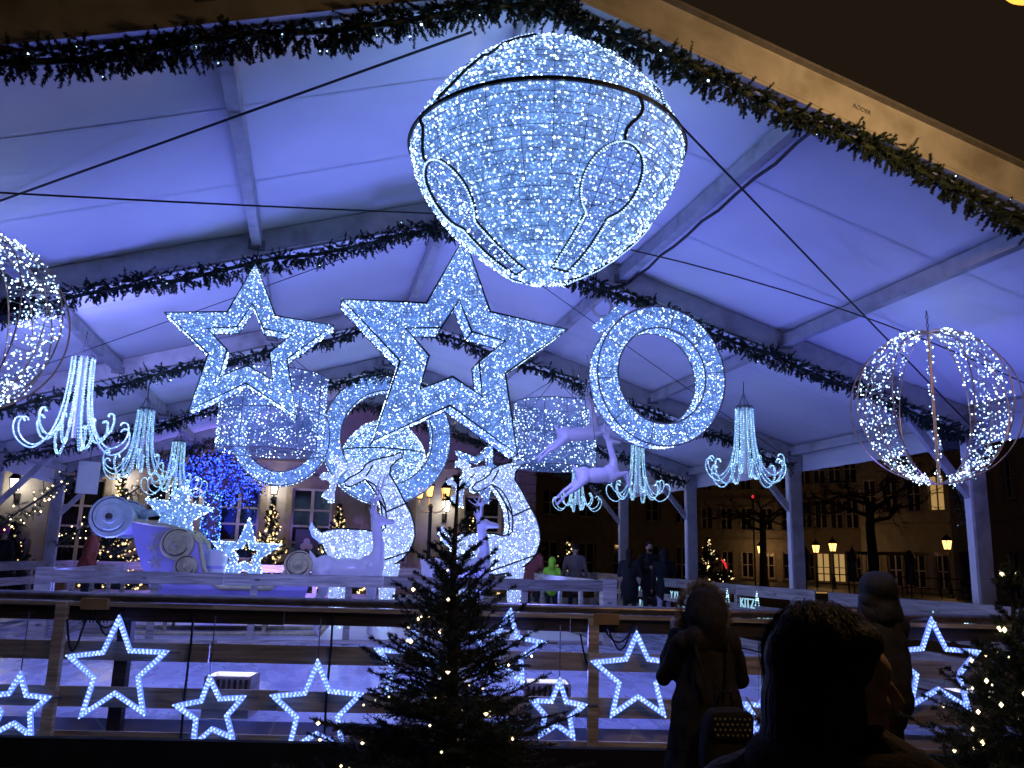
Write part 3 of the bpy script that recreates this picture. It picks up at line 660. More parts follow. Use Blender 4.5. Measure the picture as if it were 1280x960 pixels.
def big_bell(name, label, c, R, nled, far=False):
    c = Vector(c); t = thing(name, label, 'bell', group='jingle bells of lights')
    pr = [(.25, .74), (.42, .70), (.56, .61), (.68, .5), (.79, .38), (.88, .26), (.95, .13), (1.0, .02), (1.0, -.04), (.98, -.13), (.94, -.24), (.88, -.36), (.79, -.48), (.69, -.60), (.56, -.72), (.42, -.83), (.27, -.92), (.12, -.98), (.03, -.995)]
    def rz(z):
        for (r0, z0), (r1, z1) in zip(pr[:-1], pr[1:]):
            if z1 <= z <= z0: return r0+(r1-r0)*(z0-z)/(z0-z1)
        return .1
    kp = [-2.89, -1.23, .34, 1.91]      # azimuths of the keyholes
    def inside(ph, z):
        for k in kp:
            d = (ph-k+PI) % (2*PI)-PI; x = d*rz(z)
            if (x/.22)**2+((z+.5)/.2)**2 < 1: return True
            if -.93 < z < -.5 and abs(x) < .09: return True
        return False
    prof = []
    for (r0, z0), (r1, z1) in zip(pr[:-1], pr[1:]):
        for i in range(4): prof.append((r0+(r1-r0)*i/4, z0+(z1-z0)*i/4))
    prof.append(pr[-1])
    Mt = Matrix.Translation(c) @ Matrix.Scale(R, 4)
    sh = MB().lathe(prof, 120, Mt, lambda a, z: not inside(a, z)); sh.build('light_net', MT['net_bright'], t, True)
    inn = MB().lathe(prof, 120, Mt, inside); inn.build('keyhole_net', MT['net_thin'], t, True)
    LP = np.concatenate([scatter(sh.tris(), nled), scatter(inn.tris(), nled//24)]); row = .0315*R*.9; zz_ = (LP[:, 2]-c.z)/row; LP[:, 2] = c.z+(np.round(zz_)*.8+zz_*.2)*row
    leds(LP, .0064 if not far else .011, MT['led'], t)
    S = lambda ph, z, o=1.01: c+Vector((rz(z)*o*math.cos(ph), rz(z)*o*math.sin(ph), z))*R
    # wire hoops and meridians
    wr = MB()
    for i in range(26):
        z = .68-i*.063; wr.tube([S(2*PI*k/72, z, 1.004) for k in range(72)], .0022*(1 if not far else 2), 3, True)
    for k in range(28):
        ph = 2*PI*k/28; wr.tube([S(ph, .7-i*.082, 1.004) for i in range(21)], .0022*(1 if not far else 2), 3)
    wr.build('wire_frame', MT['alu_dark'], t)
    bd = MB()
    bd.tube([S(2*PI*k/96, .0, 1.012) for k in range(96)], .013, 6, True)
    bd.tube([S(2*PI*k/48, .7, 1.0) for k in range(48)], .01, 6, True)
    bd.build('rim_band', MT['lampiron'], t)
    for ph in kp:
        ou = []
        for k in range(25):
            a = -PI/2+.5+(2*PI-1.0)*k/24; z = -.5+.2*math.sin(a); ou.append(S(ph+.22*math.cos(a)/rz(z), z, 1.015))
        for k in range(9): z = -.69-.26*k/8; ou.insert(0, S(ph+.09*(1-.25*(k/8)**4)/rz(z), z, 1.015))
        for k in range(9): z = -.69-.26*k/8; ou.append(S(ph-.09*(1-.25*(k/8)**4)/rz(z), z, 1.015))
        kh = MB().tube(ou, .011, 6, True).build('keyhole_rim', MT['lampiron'], t)
        den = []
        for i in range(len(ou)):
            p, q = ou[i], ou[(i+1) % len(ou)]
            for j in range(3): den.append(p.lerp(q, j/3)+(p-c).normalized()*.012)
        leds(den, .0085 if not far else .014, MT['led_rope'], kh, jitter=.1)
        MB().tube([S(ph+.05*math.sin(i*.7), -.3*i/8, 1.012) for i in range(9)], .011, 6).build('seam', MT['lampiron'], t)
        # stepped outline on the crown
        zz = [(-.1, .02), (.06, .22), (.14, .36), (.2, .34), (.24, .5), (.36, .56), (.55, .6)]
        st = [S(ph+.35+a, z, 1.02) for a, z in zz]
        MB().tube(st, .01, 6).build('crown_trim', MT['lampiron'], t)
        leds([st[i].lerp(st[i+1], j/5)+Vector((0, 0, .012)) for i in range(len(st)-1) for j in range(5)], .008 if not far else .012, MT['led_rope'], t, jitter=.1)
    lp = MB().tube([c+Vector((.22*R*math.cos(PI*k/10), 0, .7*R+.1*R*math.sin(PI*k/10))) for k in range(11)], .014, 6).build('top_loop', MT['alu_dark'], t)
    for dx in (-.08, .06):
        chain(t, c+Vector((dx, 0, R*.8)), (c.x+dx*.6, c.y, zl(c.x)+.08), .006)
    return settle(t, c)
bc = at(683, 193, 4.85)
bell1 = big_bell('jingle_bell', 'giant jingle bell of white lights hanging in the front bay', bc, 175*(4.85*1.08)/FPX, 7000)
lamp('bell_glow', 'POINT', (0, 0, 0), 14, (.3, .42, 1), bell1, .3)
big_bell('jingle_bell', 'smaller looking bell of lights inside the ring behind the reindeer', at(480, 566, 17.0), .84, 3000, True)

def led_star(name, label, tips=None, Y=0, c=None, R=1, rot=0, hole=.5, depth=.26, nled=1500, lr=.0075, inner=.46, net='net', wires=True, ew=.011):
    if tips:
        T = [at(x, y, Y) for x, y in tips]; c = sum(T, Vector())/5; R = sum((p-c).length for p in T)/5
        an = []
        for k, p in enumerate(T):
            a = math.atan2(p.x-c.x, p.z-c.z)-2*PI*k/5; an.append((a+PI) % (2*PI)-PI)
        rot = sum(an)/5
    c = Vector(c); t = thing(name, label, 'star', group='hanging light figures')
    o = [(c.x+x, c.z+z) for x, z in star_pts(R, R*inner, rot)]
    mb = MB()
    if hole:
        hh = [(c.x+x, c.z+z) for x, z in star_pts(R*hole, R*hole*.5, rot)]
        mb.poly_ext(o, c.y-depth/2, c.y+depth/2, hh)
    else: mb.poly_ext(o, c.y-depth/2, c.y+depth/2)
    mb.build('light_net', MT[net], t)
    leds(scatter(mb.tris(), nled), lr, MT['led'], t)
    if wires:
        ed = MB()
        for P in ([o, hh] if hole else [o]):
            for y in (c.y-depth/2-.004, c.y+depth/2+.004): ed.tube([(x, y, z) for x, z in P], ew, 5, True)
            for x, z in P: ed.tube([(x, c.y-depth/2, z), (x, c.y+depth/2, z)], ew*.8, 5)
        ed.build('steel_frame', MT['lampiron'], t)
    return t, c, R, rot
def hang(t, p, dx=0):
    wire(p, (p[0]+dx, p[1], zl(p[0]+dx)+.05), .006, 0, t, 'hanging_wire')
t, c, R, rot = led_star('light_star', 'largest 3D star of white lights hanging below the big bell', [(573, 300), (695, 418), (645, 580), (470, 553), (430, 375)], 7.7, depth=.34, nled=4600, lr=.0063, hole=.44, ew=.012)
hang(t, c+Vector((R*math.sin(rot), 0, R*math.cos(rot)))); settle(t, c)
t, c, R, rot = led_star('light_star', '3D star of white lights hanging at left of the largest star', [(320, 335), (418, 408), (367, 523), (240, 518), (210, 393)], 8.0, depth=.24, nled=2900, lr=.0063, hole=.5, ew=.009)
hang(t, c+Vector((R*math.sin(rot), 0, R*math.cos(rot)))); settle(t, c)
t, c, R, rot = led_star('light_star', 'small far star of lights seen under the arm of the largest star', None, c=at(600, 590, 18), R=.72, rot=.35, depth=.2, nled=400, lr=.014, ew=.014)
hang(t, c+Vector((R*math.sin(rot), 0, R*math.cos(rot)))); settle(t, c)

def led_ring(label, c, R, ri, depth, nled, lr, cap=True, ew=.01, sx=.96):
    c = Vector(c); t = thing('light_ring', label, 'ring', group='hanging light figures'); n = 64
    ci = lambda r: [(c.x+sx*r*math.sin(2*PI*k/n), c.z+r*math.cos(2*PI*k/n)) for k in range(n)]
    mb = MB().poly_ext(ci(R), c.y-depth/2, c.y+depth/2, ci(ri)); mb.build('light_net', MT['net'], t)
    leds(scatter(mb.tris(), nled), lr, MT['led'], t)
    ed = MB()
    for r in (R, ri):
        for y in (c.y-depth/2-.003, c.y+depth/2+.003): ed.tube([(x, y, z) for x, z in ci(r)], ew, 5, True)
    for k in range(10):
        a = 2*PI*k/10+.2; u = Vector((sx*math.sin(a), 0, math.cos(a)))
        for y in (-depth/2-.003,): ed.tube([c+u*ri+Vector((0, y, 0)), c+u*R+Vector((0, y, 0))], ew*.6, 4)
        ed.tube([c+u*R+Vector((0, -depth/2, 0)), c+u*R+Vector((0, depth/2, 0))], ew*.6, 4)
    ed.build('steel_frame', MT['alu_dark'], t)
    if cap:
        u = Vector((-math.sin(.72), 0, math.cos(.72))); v = Vector((u.z, 0, -u.x)); m = c+u*(R+.06); mb = MB()
        Mx = Matrix(((v.x, 0, u.x, m.x), (0, 1, 0, m.y), (v.z, 0, u.z, m.z), (0, 0, 0, 1)))
        mb.box(-.17, .17, -.13, .13, -.05, .05, Mx); mb.build('cap', MT['net'], t); leds(scatter(mb.tris(), 90), lr, MT['led'], t, 'cap_lights')
        MB().tube([m+u*(.15+.11*math.cos(2*PI*k/24))+v*.11*math.sin(2*PI*k/24) for k in range(24)], .018, 8, True).build('hanging_loop', MT['alu'], t, True)
        hang(t, m+u*.25)
    else: hang(t, c+Vector((0, 0, R)))
    return settle(t, c)
led_ring('bauble shaped ring of white lights with loop at right of the largest star', at(822, 472, 8.1), .755, .52, .25, 2900, .0063)
led_ring('ring of lights overlapping the left drum', at(352, 546, 13.0), .745, .54, .22, 1300, .0075, False)
led_ring('large ring of lights framing the far bell', at(483, 548, 16.2), 1.29, .92, .34, 2000, .0095, False, .014)

def drum(label, c, R, H, nled):
    c = Vector(c); t = thing('light_drum', label, 'drum', group='hanging light figures')
    mb = MB().lathe([(R, -H/2+H*i/6) for i in range(7)], 48, Matrix.Translation(c)); mb.build('light_net', MT['net_thin'], t, True)
    leds(scatter(mb.tris(), nled), .0085, MT['led'], t)
    fr = MB()
    for z in (-H/2, 0, H/2): fr.tube([c+Vector((R*1.004*math.cos(2*PI*k/48), R*1.004*math.sin(2*PI*k/48), z)) for k in range(48)], .008, 5, True)
    for k in range(12):
        a = 2*PI*k/12; fr.tube([c+Vector((R*1.004*math.cos(a), R*1.004*math.sin(a), z)) for z in (-H/2, H/2)], .006, 4)
    fr.build('steel_frame', MT['alu_dark'], t)
    top = Vector((c.x, c.y, min(c.z+H/2+.45, zl(c.x)-.02)))
    for k in range(4):
        a = 2*PI*k/4+.4; wire(c+Vector((R*math.cos(a), R*math.sin(a), H/2)), top, .005, 0, t, 'hanging_wire')
    wire(top, (c.x, c.y, zl(c.x)+.05), .006, 0, t, 'hanging_wire')
    return settle(t, c)
drum('drum of lights hanging below the left star', at(341, 518, 11.9), .72, 1.08, 950)
drum('drum of lights hanging behind the leaping reindeer', at(693, 545, 12.3), .64, 1.0, 900)

def globe(label, c, R, nled):
    c = Vector(c); t = thing('wire_globe', label, 'globe', group='wire globes of lights'); G = lambda ph, th: c+Vector((math.cos(th)*math.cos(ph), math.cos(th)*math.sin(ph), math.sin(th)))*R
    cop = pmat('copper_tinted_frame', (.55, .36, .28), .35, .6) if 'copper_tinted_frame' not in bpy.data.materials else bpy.data.materials['copper_tinted_frame']
    P = []; rib = MB(); lat = MB()
    nb = 4; fa = math.atan2(-c.y, -c.x)
    for b in range(nb):
        p0 = fa+(-1.05, .45, PI-1.05, PI+.45)[b]; wdt = .6
        for k in (0, .5, 1): rib.tube([G(p0+wdt*k, -PI/2+PI*i/28) for i in range(29)], .006 if k != .5 else .004, 5)
        for i in range(14):
            t0 = -1.25+2.5*i/14; t1 = -1.25+2.5*(i+1)/14
            lat.tube([G(p0, t0), G(p0+wdt, t1)], .0022, 3); lat.tube([G(p0+wdt, t0), G(p0, t1)], .0022, 3)
        for i in range(nled//nb):
            th = RNG.uniform(-1.4, 1.4); P.append(G(p0+wdt*RNG.random(), th)+Vector(RNG.normal(size=3)*.012))
    rib.tube([G(fa+PI/2, -PI/2+2*PI*i/56) for i in range(56)], .007, 5, True); rib.build('rib', cop, t); tag(lat.build('lattice', MT['alu'], t), kind='stuff')
    pole = [c+Vector((0, 0, R*(-1+2*i/6))) for i in range(7)]
    MB().tube(pole, .014, 6).build('spindle', cop, t)
    for i in range(46): a = RNG.random()*2*PI; P.append(c+Vector((.03*math.cos(a), .03*math.sin(a), R*(-.95+1.9*i/46))))
    leds(P, .0075, MT['led'], t, jitter=.3)
    chain(t, c+Vector((0, 0, R)), (c.x, c.y, zl(c.x)+.03), .005)
    return settle(t, c)
globe('openwork wire globe of lights hanging at the right', at(1167, 508, 6.2), .69, 1150)
globe('openwork wire globe of lights cut by the left edge', at(-42, 402, 6.5), .66, 1250)

def chandelier():
    t = thing('light_fountain', 'x', 'chandelier', group='fountain chandeliers of rope light')
    arms = []; P = []
    for k in range(12):
        ph = 2*PI*(k+.5)/12; sc = (1.0, .8, .9)[k % 3]; dz = (0, .13, .05)[k % 3]
        pr = [(.115, 0), (.12, -.2), (.135, -.45), (.165, -.65), (.215, -.82), (.29, -.95), (.38, -1.02), (.47, -1.0), (.545, -.93), (.58, -.83), (.565, -.74), (.51, -.72), (.48, -.76)]
        pr = [(.115+(r-.115)*sc, z+dz*max(0, -z)) for r, z in pr]
        pts = []
        for i in range(len(pr)-1):
            p0 = pr[max(i-1, 0)]; p1 = pr[i]; p2 = pr[i+1]; p3 = pr[min(i+2, len(pr)-1)]
            for j in range(4):
                s = j/4; f = lambda a, b, c_, d: .5*((2*b)+(c_-a)*s+(2*a-5*b+4*c_-d)*s*s+(3*b-a-3*c_+d)*s**3)
                pts.append((f(p0[0], p1[0], p2[0], p3[0]), f(p0[1], p1[1], p2[1], p3[1])))
        pts.append(pr[-1]); u = Vector((math.cos(ph), math.sin(ph), 0)); v = Vector((-u.y, u.x, 0))
        W3 = [u*r+Vector((0, 0, z)) for r, z in pts]
        MB().tube(W3, .009, 6).build('rope_light_arm', MT['rope_cyan'], t)
        ln = 0
        for i in range(len(W3)-1):
            d = (W3[i+1]-W3[i]).length; ln += d; m = max(1, round(d/.03))
            for j in range(m):
                for sgn in (-1, 1): P.append(W3[i].lerp(W3[i+1], j/m)+v*sgn*.011)
    leds(P, .0075, MT['led_cyan'], t, jitter=.25)
    MB().tube([(0, 0, .02), (0, 0, -.88)], .024, 10).build('spindle', MT['tubewhite'], t)
    rg = MB()
    for z, r in ((0, .118), (.02, .1)): rg.tube([(r*math.cos(2*PI*k/24), r*math.sin(2*PI*k/24), z) for k in range(24)], .009, 5, True)
    for k in range(4): a = PI*k/2; rg.tube([(0, 0, .02), (.1*math.cos(a), .1*math.sin(a), .02)], .007, 4)
    rg.build('top_ring', MT['alu_dark'], t)
    for k in range(3):
        a = 2*PI*k/3; chain(t, (.08*math.cos(a), .08*math.sin(a), .02), (0, 0, .2), .005)
    return t
ch0 = chandelier()
for i, (px, py, Y, rz_, sc, lb) in enumerate(((105, 447, 9.8, .3, 1.02, 'nearest rope light fountain on the left under the garland'), (183, 512, 12.9, .9, 1.0, 'middle rope light fountain of the left row above the sleigh'), (224, 552, 16.4, 1.5, .98, 'farthest rope light fountain of the left row beside the blue tree'),
      (930, 510, 9.6, .1, .98, 'nearest rope light fountain on the right'), (797, 556, 12.9, .7, .92, 'middle rope light fountain of the right row under the light ring'), (722, 584, 16.4, 1.2, .88, 'farthest rope light fountain behind the hind legs of the leaping reindeer'))):
    o = ch0 if i == 0 else copy_tree(ch0)
    p = at(px, py, Y); o.location = p; o.rotation_euler = (0, 0, rz_); o.scale = (sc, sc, sc); o['label'] = lb
    dz = (zl(p.x)+.05-p.z)/sc
    if dz > .22: wire((0, 0, .2), (0, 0, dz), .006, 0, o, 'hanging_wire')

# ------------------------------------------------------------------ reindeer of lights on the deck
YD = 15.4
def tr(x, y): p = at(540+x/4.8, 540+y/4.8, YD); return (p.x, p.z)
def led_deer():
    t = thing('light_reindeer', 'x', 'reindeer', group='standing reindeer figures of lights')
    body = [(540, 160), (552, 190), (515, 212), (487, 245), (482, 290), (520, 350), (572, 450), (610, 520), (630, 590), (634, 650), (612, 725), (575, 775), (520, 815), (450, 842), (370, 855), (290, 850), (215, 830), (160, 790), (125, 730), (110, 690), (70, 660), (45, 615), (42, 585), (62, 575), (80, 600), (110, 625), (150, 612), (215, 603), (290, 608), (360, 612), (410, 625), (440, 615), (448, 585), (446, 530), (440, 480), (420, 420), (385, 365), (345, 318), (300, 345), (262, 362), (236, 356), (230, 335), (250, 312), (300, 285), (330, 262), (345, 232), (390, 205), (450, 190), (500, 178)]
    P = [tr(*p) for p in body]; d = .2
    bm = bmesh.new(); vs = [bm.verts.new((x, YD-d, z)) for x, z in P]; es = [bm.edges.new((vs[i], vs[(i+1) % len(vs)])) for i in range(len(vs))]
    bmesh.ops.triangle_fill(bm, use_beauty=True, edges=es); bm.verts.index_update()
    tri = [[v.co.copy() for v in f.verts] for f in bm.faces]; bm.free(); mb = MB()
    for f in tri:
        n = (f[1]-f[0]).cross(f[2]-f[0]); f = f if n.y < 0 else f[::-1]
        mb.add(f, [(0, 1, 2)]); mb.add([v+Vector((0, 2*d, 0)) for v in f][::-1], [(0, 1, 2)])
    n = len(P); k0 = len(mb.v)
    mb.add([(x, YD-d, z) for x, z in P]+[(x, YD+d, z) for x, z in P], [(i, (i+1) % n, n+(i+1) % n, n+i) for i in range(n)])
    mb.build('body_net', MT['net_deer'], t); leds(scatter(mb.tris(), 2900), .009, MT['led'], t)
    ed = MB()
    for y in (YD-d-.004, YD+d+.004): ed.tube([(x, y, z) for x, z in P], .016, 5, True)
    for q in (((470, 507), (572, 460)), ((290, 850), (612, 735)), ((350, 300), (385, 235)), ((385, 365), (470, 507))):
        a, b = tr(*q[0]), tr(*q[1]); ed.tube([(a[0], YD-d-.006, a[1]), (b[0], YD-d-.006, b[1])], .016, 5)
    sm = [tr(*q) for q in ((345, 318), (400, 350), (440, 410), (462, 470), (470, 540), (465, 600), (440, 625))]
    ed.tube([(x, YD-d-.006, z) for x, z in sm], .015, 5)
    ed.build('steel_frame', MT['lampiron'], t)
    an = MB()
    for sy in (-.14, .14):
        for br in ([(345, 240), (300, 225), (245, 235), (200, 265), (172, 320), (160, 390), (160, 450)], [(215, 252), (205, 215), (175, 190), (148, 190)], [(172, 320), (140, 300), (118, 290), (100, 305)], [(162, 390), (135, 395), (118, 420)], [(290, 228), (285, 260), (255, 285), (238, 300)]):
            an.tube([(tr(*q)[0], YD+sy, tr(*q)[1]) for q in br], .055, 8)
    an.build('antlers', MT['net_deer'], t); leds(scatter(an.tris(), 560), .009, MT['led'], t, 'antler_lights')
    for (x0, x1, y) in ((440, 530, -.1), (465, 550, .12), (170, 235, -.1), (200, 262, .12)):
        top = tr((x0+x1)/2, 810); w = .13; lg = MB()
        lean = .12 if x0 < 300 else -.05
        lg.lathe([(.19, top[1]), (.13, top[1]-.45), (.1, .7), (.11, ICE+.075)], 10, Matrix.Translation((top[0], YD+y, 0)))
        lg.build('leg', MT['net_deer'], t); leds(scatter(lg.tris(), 170), .009, MT['led'], t, 'leg_lights')
    tl = [tr(*q) for q in ((110, 690), (60, 650), (42, 600), (55, 570))]
    MB().tube([(x, YD-d-.02, z) for x, z in tl], .016, 6).build('tail_outline', MT['rope'], t)
    c = tr(400, 850); return settle(t, (c[0], YD, ICE+.07))
d2 = led_deer(); d2['label'] = 'reindeer of lights looking back, standing behind the fir tree'
d1 = copy_tree(d2); d1['label'] = 'reindeer of lights looking back behind the white reindeer statue'
d1.location.x += at(503, 565, YD).x-at(653, 573, YD).x-.02; d1.location.y += .25
lamp('reindeer_glow', 'POINT', (0, -.6, 1.4), 14, (.3, .4, 1), d2, .5)
lamp('reindeer_glow', 'POINT', (0, -.6, 1.4), 14, (.3, .4, 1), d1, .5)

# ------------------------------------------------------------------ figures grown from one skin
def figure(name, prims, mats, parent=None, voxel=.02, smooth=6, Mx=None, fold=0, fold_mats=('c',)):
    """prims: ('c', p, q, r1, r2, mat) capsule, ('e', centre, radii, mat[, matrix]) ellipsoid -> ONE continuous mesh"""
    mb = MB()
    for p in prims:
        if p[0] == 'c': mb.cap(p[1], p[2], p[3], p[4], 12)
        else: mb.ell(p[1], p[2], 18, 12, p[4] if len(p) > 4 else None)
    me = bpy.data.meshes.new(name); me.from_pydata(mb.v, [], mb.f); me.update()
    o = bpy.data.objects.new(name, me); COL.objects.link(o)
    md = o.modifiers.new('r', 'REMESH'); md.mode = 'VOXEL'; md.voxel_size = voxel
    sm = o.modifiers.new('s', 'SMOOTH'); sm.factor = .5; sm.iterations = smooth
    dg = bpy.context.evaluated_depsgraph_get(); ev = o.evaluated_get(dg); m2 = bpy.data.meshes.new_from_object(ev)
    bpy.data.objects.remove(o); bpy.data.meshes.remove(me)
    n = len(m2.polygons); C = np.zeros(n*3); m2.polygons.foreach_get('center', C); C = C.reshape(-1, 3)
    names = []; best = np.full(n, 1e9); idx = np.zeros(n, int)
    for p in prims:
        mt = p[5] if p[0] == 'c' else p[3]
        if mt not in names: names.append(mt)
        if p[0] == 'c':
            a = np.array(p[1]); b = np.array(p[2]); ab = b-a; tt = np.clip(((C-a)@ab)/max(ab@ab, 1e-9), 0, 1)
            dd = np.linalg.norm(C-(a+tt[:, None]*ab), axis=1)-(p[3]+(p[4]-p[3])*tt)
        else:
            q = C-np.array(p[1])
            if len(p) > 4: q = q@np.array(p[4])[:3, :3]
            k = np.linalg.norm(q/np.array(p[2]), axis=1); dd = (k-1)*min(p[2])
        mk = dd < best; best[mk] = dd[mk]; idx[mk] = names.index(mt)
    if fold:
        ok = {i for i, q in enumerate(names) if q in fold_mats}; vm = set()
        for f in m2.polygons:
            if idx[f.index] in ok: vm.update(f.vertices)
        nv = [v.normal.copy() for v in m2.vertices]
        for i in vm:
            q = m2.vertices[i].co; k = noise.noise(Vector((q.x*9, q.y*9, q.z*3.2)))+.6*noise.noise(Vector((q.x*17+5, q.y*17, q.z*11)))+.4*noise.noise(Vector((q.x*4+q.z*3, q.y*4+9, q.z*7)))
            m2.vertices[i].co = q+nv[i]*fold*k
    m2.materials.clear()
    for q in names: m2.materials.append(mats[q])
    m2.polygons.foreach_set('material_index', idx.astype(np.int32)); m2.polygons.foreach_set('use_smooth', np.ones(n, bool))
    if Mx is not None: m2.transform(Mx)
    m2.name = name; ob = bpy.data.objects.new(name, m2); COL.objects.link(ob)
    if parent is not None: ob.parent = parent
    return ob

def white_deer_prims(neck_up=True, pose='stand'):
    w = 'w'; P = []
    P += [('e', (0, 0, 1.1), (.5, .2, .21), w), ('e', (.36, 0, 1.13), (.24, .19, .25), w), ('e', (-.4, 0, 1.12), (.24, .19, .23), w)]
    P += [('c', (.46, 0, 1.2), (.5, 0, 1.5), .16, .1, w), ('c', (.5, 0, 1.5), (.42, 0, 1.9), .1, .085, w)]
    P += [('e', (.45, 0, 1.98), (.13, .095, .105), w), ('c', (.5, 0, 1.97), (.72, 0, 1.95), .08, .045, w)]
    for s in (-1, 1): P.append(('c', (.37, s*.07, 2.03), (.3, s*.13, 2.2), .035, .015, w))
    P.append(('c', (-.58, 0, 1.22), (-.68, 0, 1.42), .07, .02, w))
    if pose == 'stand':
        for s in (-1, 1):
            P += [('c', (.4, s*.1, 1.0), (.42, s*.1, .58), .1, .055, w), ('c', (.42, s*.1, .58), (.42, s*.1, .1), .05, .038, w), ('c', (.42, s*.1, .08), (.45, s*.1, .04), .045, .04, w)]
            P += [('c', (-.45, s*.1, 1.05), (-.4, s*.1, .75), .14, .075, w), ('c', (-.4, s*.1, .75), (-.53, s*.1, .5), .07, .05, w), ('c', (-.53, s*.1, .5), (-.48, s*.1, .1), .045, .038, w), ('c', (-.48, s*.1, .08), (-.45, s*.1, .04), .045, .04, w)]
    else:
        for s in (-1, 1):
            P += [('c', (.42, s*.1, 1.05), (.8, s*.11, 1.12), .1, .055, w), ('c', (.8, s*.11, 1.12), (.9+.05*s, s*.11, .75), .05, .035, w)]
            P += [('c', (-.45, s*.1, 1.0), (-.75, s*.1, .8+.05*s), .14, .075, w), ('c', (-.75, s*.1, .8+.05*s), (-.95, s*.1, .7+.05*s), .07, .05, w), ('c', (-.95, s*.1, .7+.05*s), (-1.25, s*.1, .45+.06*s), .045, .04, w)]
    for s in (-1, 1):
        b = Vector((.4, s*.06, 2.06)); q1 = Vector((.36, s*.2, 2.3)); q2 = Vector((.45, s*.26, 2.55)); q3 = Vector((.5, s*.18, 2.8))
        P += [('c', b, q1, .028, .026, w), ('c', q1, q2, .026, .022, w), ('c', q2, q3, .022, .016, w), ('c', q1, q1+Vector((.2, 0, .1)), .022, .015, w), ('c', q2, q2+Vector((.18, .02*s, .06)), .02, .014, w), ('c', q1, q1+Vector((-.16, .05*s, .12)), .02, .014, w)]
    return P
MW = {'w': MT['gloss']}
def wdeer(label, p, sc, rz_, pose='stand', tilt=0):
    t = thing('reindeer_statue', label, 'statue', group='white reindeer statues')
    o = figure('body', white_deer_prims(pose=pose), MW, t, .022, 5)
    t.location = p; t.scale = (sc,)*3; t.rotation_euler = (0, -tilt, rz_); return t
p = at(432, 770, 14.25)
wdeer('glossy white reindeer statue standing beside the sleigh', (p.x, 14.25, ICE+.055), .96, .1)
p = at(570, 770, 14.3); wdeer('glossy white reindeer statue mostly hidden by the fir tree', (p.x, 14.4, ICE+.055), .96, .0)
def fly(label, px, py, Y, sc, rz_, tilt):
    t = wdeer(label, (0, 0, 0), sc, rz_, 'leap', tilt); p = at(px, py, Y)
    t.location = p-Vector((0, 0, 1.1*sc))
    ct = p; wire((0, 0, 1.25), (0, 0, (zl(p.x)-t.location.z)/sc), .006, 0, t, 'hanging_wire')
    t.rotation_euler = (0, -tilt, rz_)
fly('leaping white reindeer statue below the light drum', 752, 594, 10.5, .5, .05, .1)
fly('leaping white reindeer statue in front of the right light drum', 728, 543, 11.2, .5, -.1, .1)

# ------------------------------------------------------------------ sleigh
YS0, YS1 = 14.2, 15.35
sl = thing('sleigh', 'lilac sleigh with gold scrolls and painted flowers behind the display barrier', 'sleigh')
def sp(x, y, Y=YS0): p = at(x, y, YS0); return (p.x, p.z)
side = [(163, 650), (173, 653), (190, 656), (207, 658), (222, 662), (240, 668), (250, 680), (253, 700), (255, 712), (262, 728), (275, 736), (338, 737), (348, 728), (356, 716), (380, 712), (385, 735), (376, 762), (340, 778), (205, 778), (188, 737), (177, 708), (169, 682)]
S_ = [sp(*q) for q in side]
for y0 in (YS0, YS1):
    mb = MB(); bm = bmesh.new(); vs = [bm.verts.new((x, y0, z)) for x, z in S_]; es = [bm.edges.new((vs[i], vs[(i+1) % len(vs)])) for i in range(len(vs))]
    bmesh.ops.triangle_fill(bm, use_beauty=True, edges=es); tri = [[v.co.copy() for v in f.verts] for f in bm.faces]; bm.free()
    for f in tri:
        n = (f[1]-f[0]).cross(f[2]-f[0]); f = f if n.y < 0 else f[::-1]
        mb.add(f, [(0, 1, 2)]); mb.add([v+Vector((0, .05, 0)) for v in f][::-1], [(0, 1, 2)])
    n = len(S_); mb.add([(x, y0, z) for x, z in S_]+[(x, y0+.05, z) for x, z in S_], [(i, (i+1) % n, n+(i+1) % n, n+i) for i in range(n)])
    mb.build('side_panel', MT['lilac'], sl)
    tp = [S_[i] for i in range(15)]
    MB().tube([(x, y0-.01, z+.015) for x, z in tp], [.035]*len(tp), 8).build('gold_trim', MT['gold'] if True else None, sl, True)
def scroll(px, py, r, mat, y):
    x, z = sp(px, py); Mx = Matrix.Translation((x, y, z)) @ Matrix.Rotation(PI/2, 4, 'X')
    s = MB().lathe([(.001, .0), (r, .0), (r, .05), (r*.94, .075), (r*.66, .075), (r*.64, .1), (r*.6, .125), (r*.34, .125), (r*.32, .15), (r*.29, .17), (.001, .17)], 40, Mx)
    o = s.build('scroll', MT[mat], sl, False)
    MB().ell((x, y-.19, z), (r*.17, .05, r*.17), 14, 8).build('boss', MT['gold'] if mat != 'silvergreen' else MT['bronze'], o, True)
    g = MB(); g.tube([(x+q*math.cos(a), y-.078, z+q*math.sin(a)) for a, q in [(k*.2+1, r*(.93-.011*k)) for k in range(26)]], .008, 4); g.build('groove', MT['bronze'], o)
for yy in (YS0, YS1+.05):
    scroll(140, 646, .325, 'silvergreen', yy-.02); scroll(222, 680, .25, 'gold', yy-.02); scroll(233, 708, .175, 'gold', yy-.022); scroll(373, 706, .225, 'gold', yy-.02)
x, z = sp(140, 646); MB().tube([(x, YS0, z), (x, YS1+.05, z)], .2, 24).build('back_roll', MT['silvergreen'], sl, True)
mb = MB(); L_ = [sp(*q) for q in ((150, 668), (163, 652), (169, 682), (177, 708), (188, 737), (205, 776), (340, 776), (376, 760), (384, 735), (380, 713))]
mb.add([(x, y, z) for x, z in L_ for y in (YS0+.05, YS1)], [(2*i, 2*i+2, 2*i+3, 2*i+1) for i in range(len(L_)-1)]); mb.build('hull', MT['lilac'], sl, True)
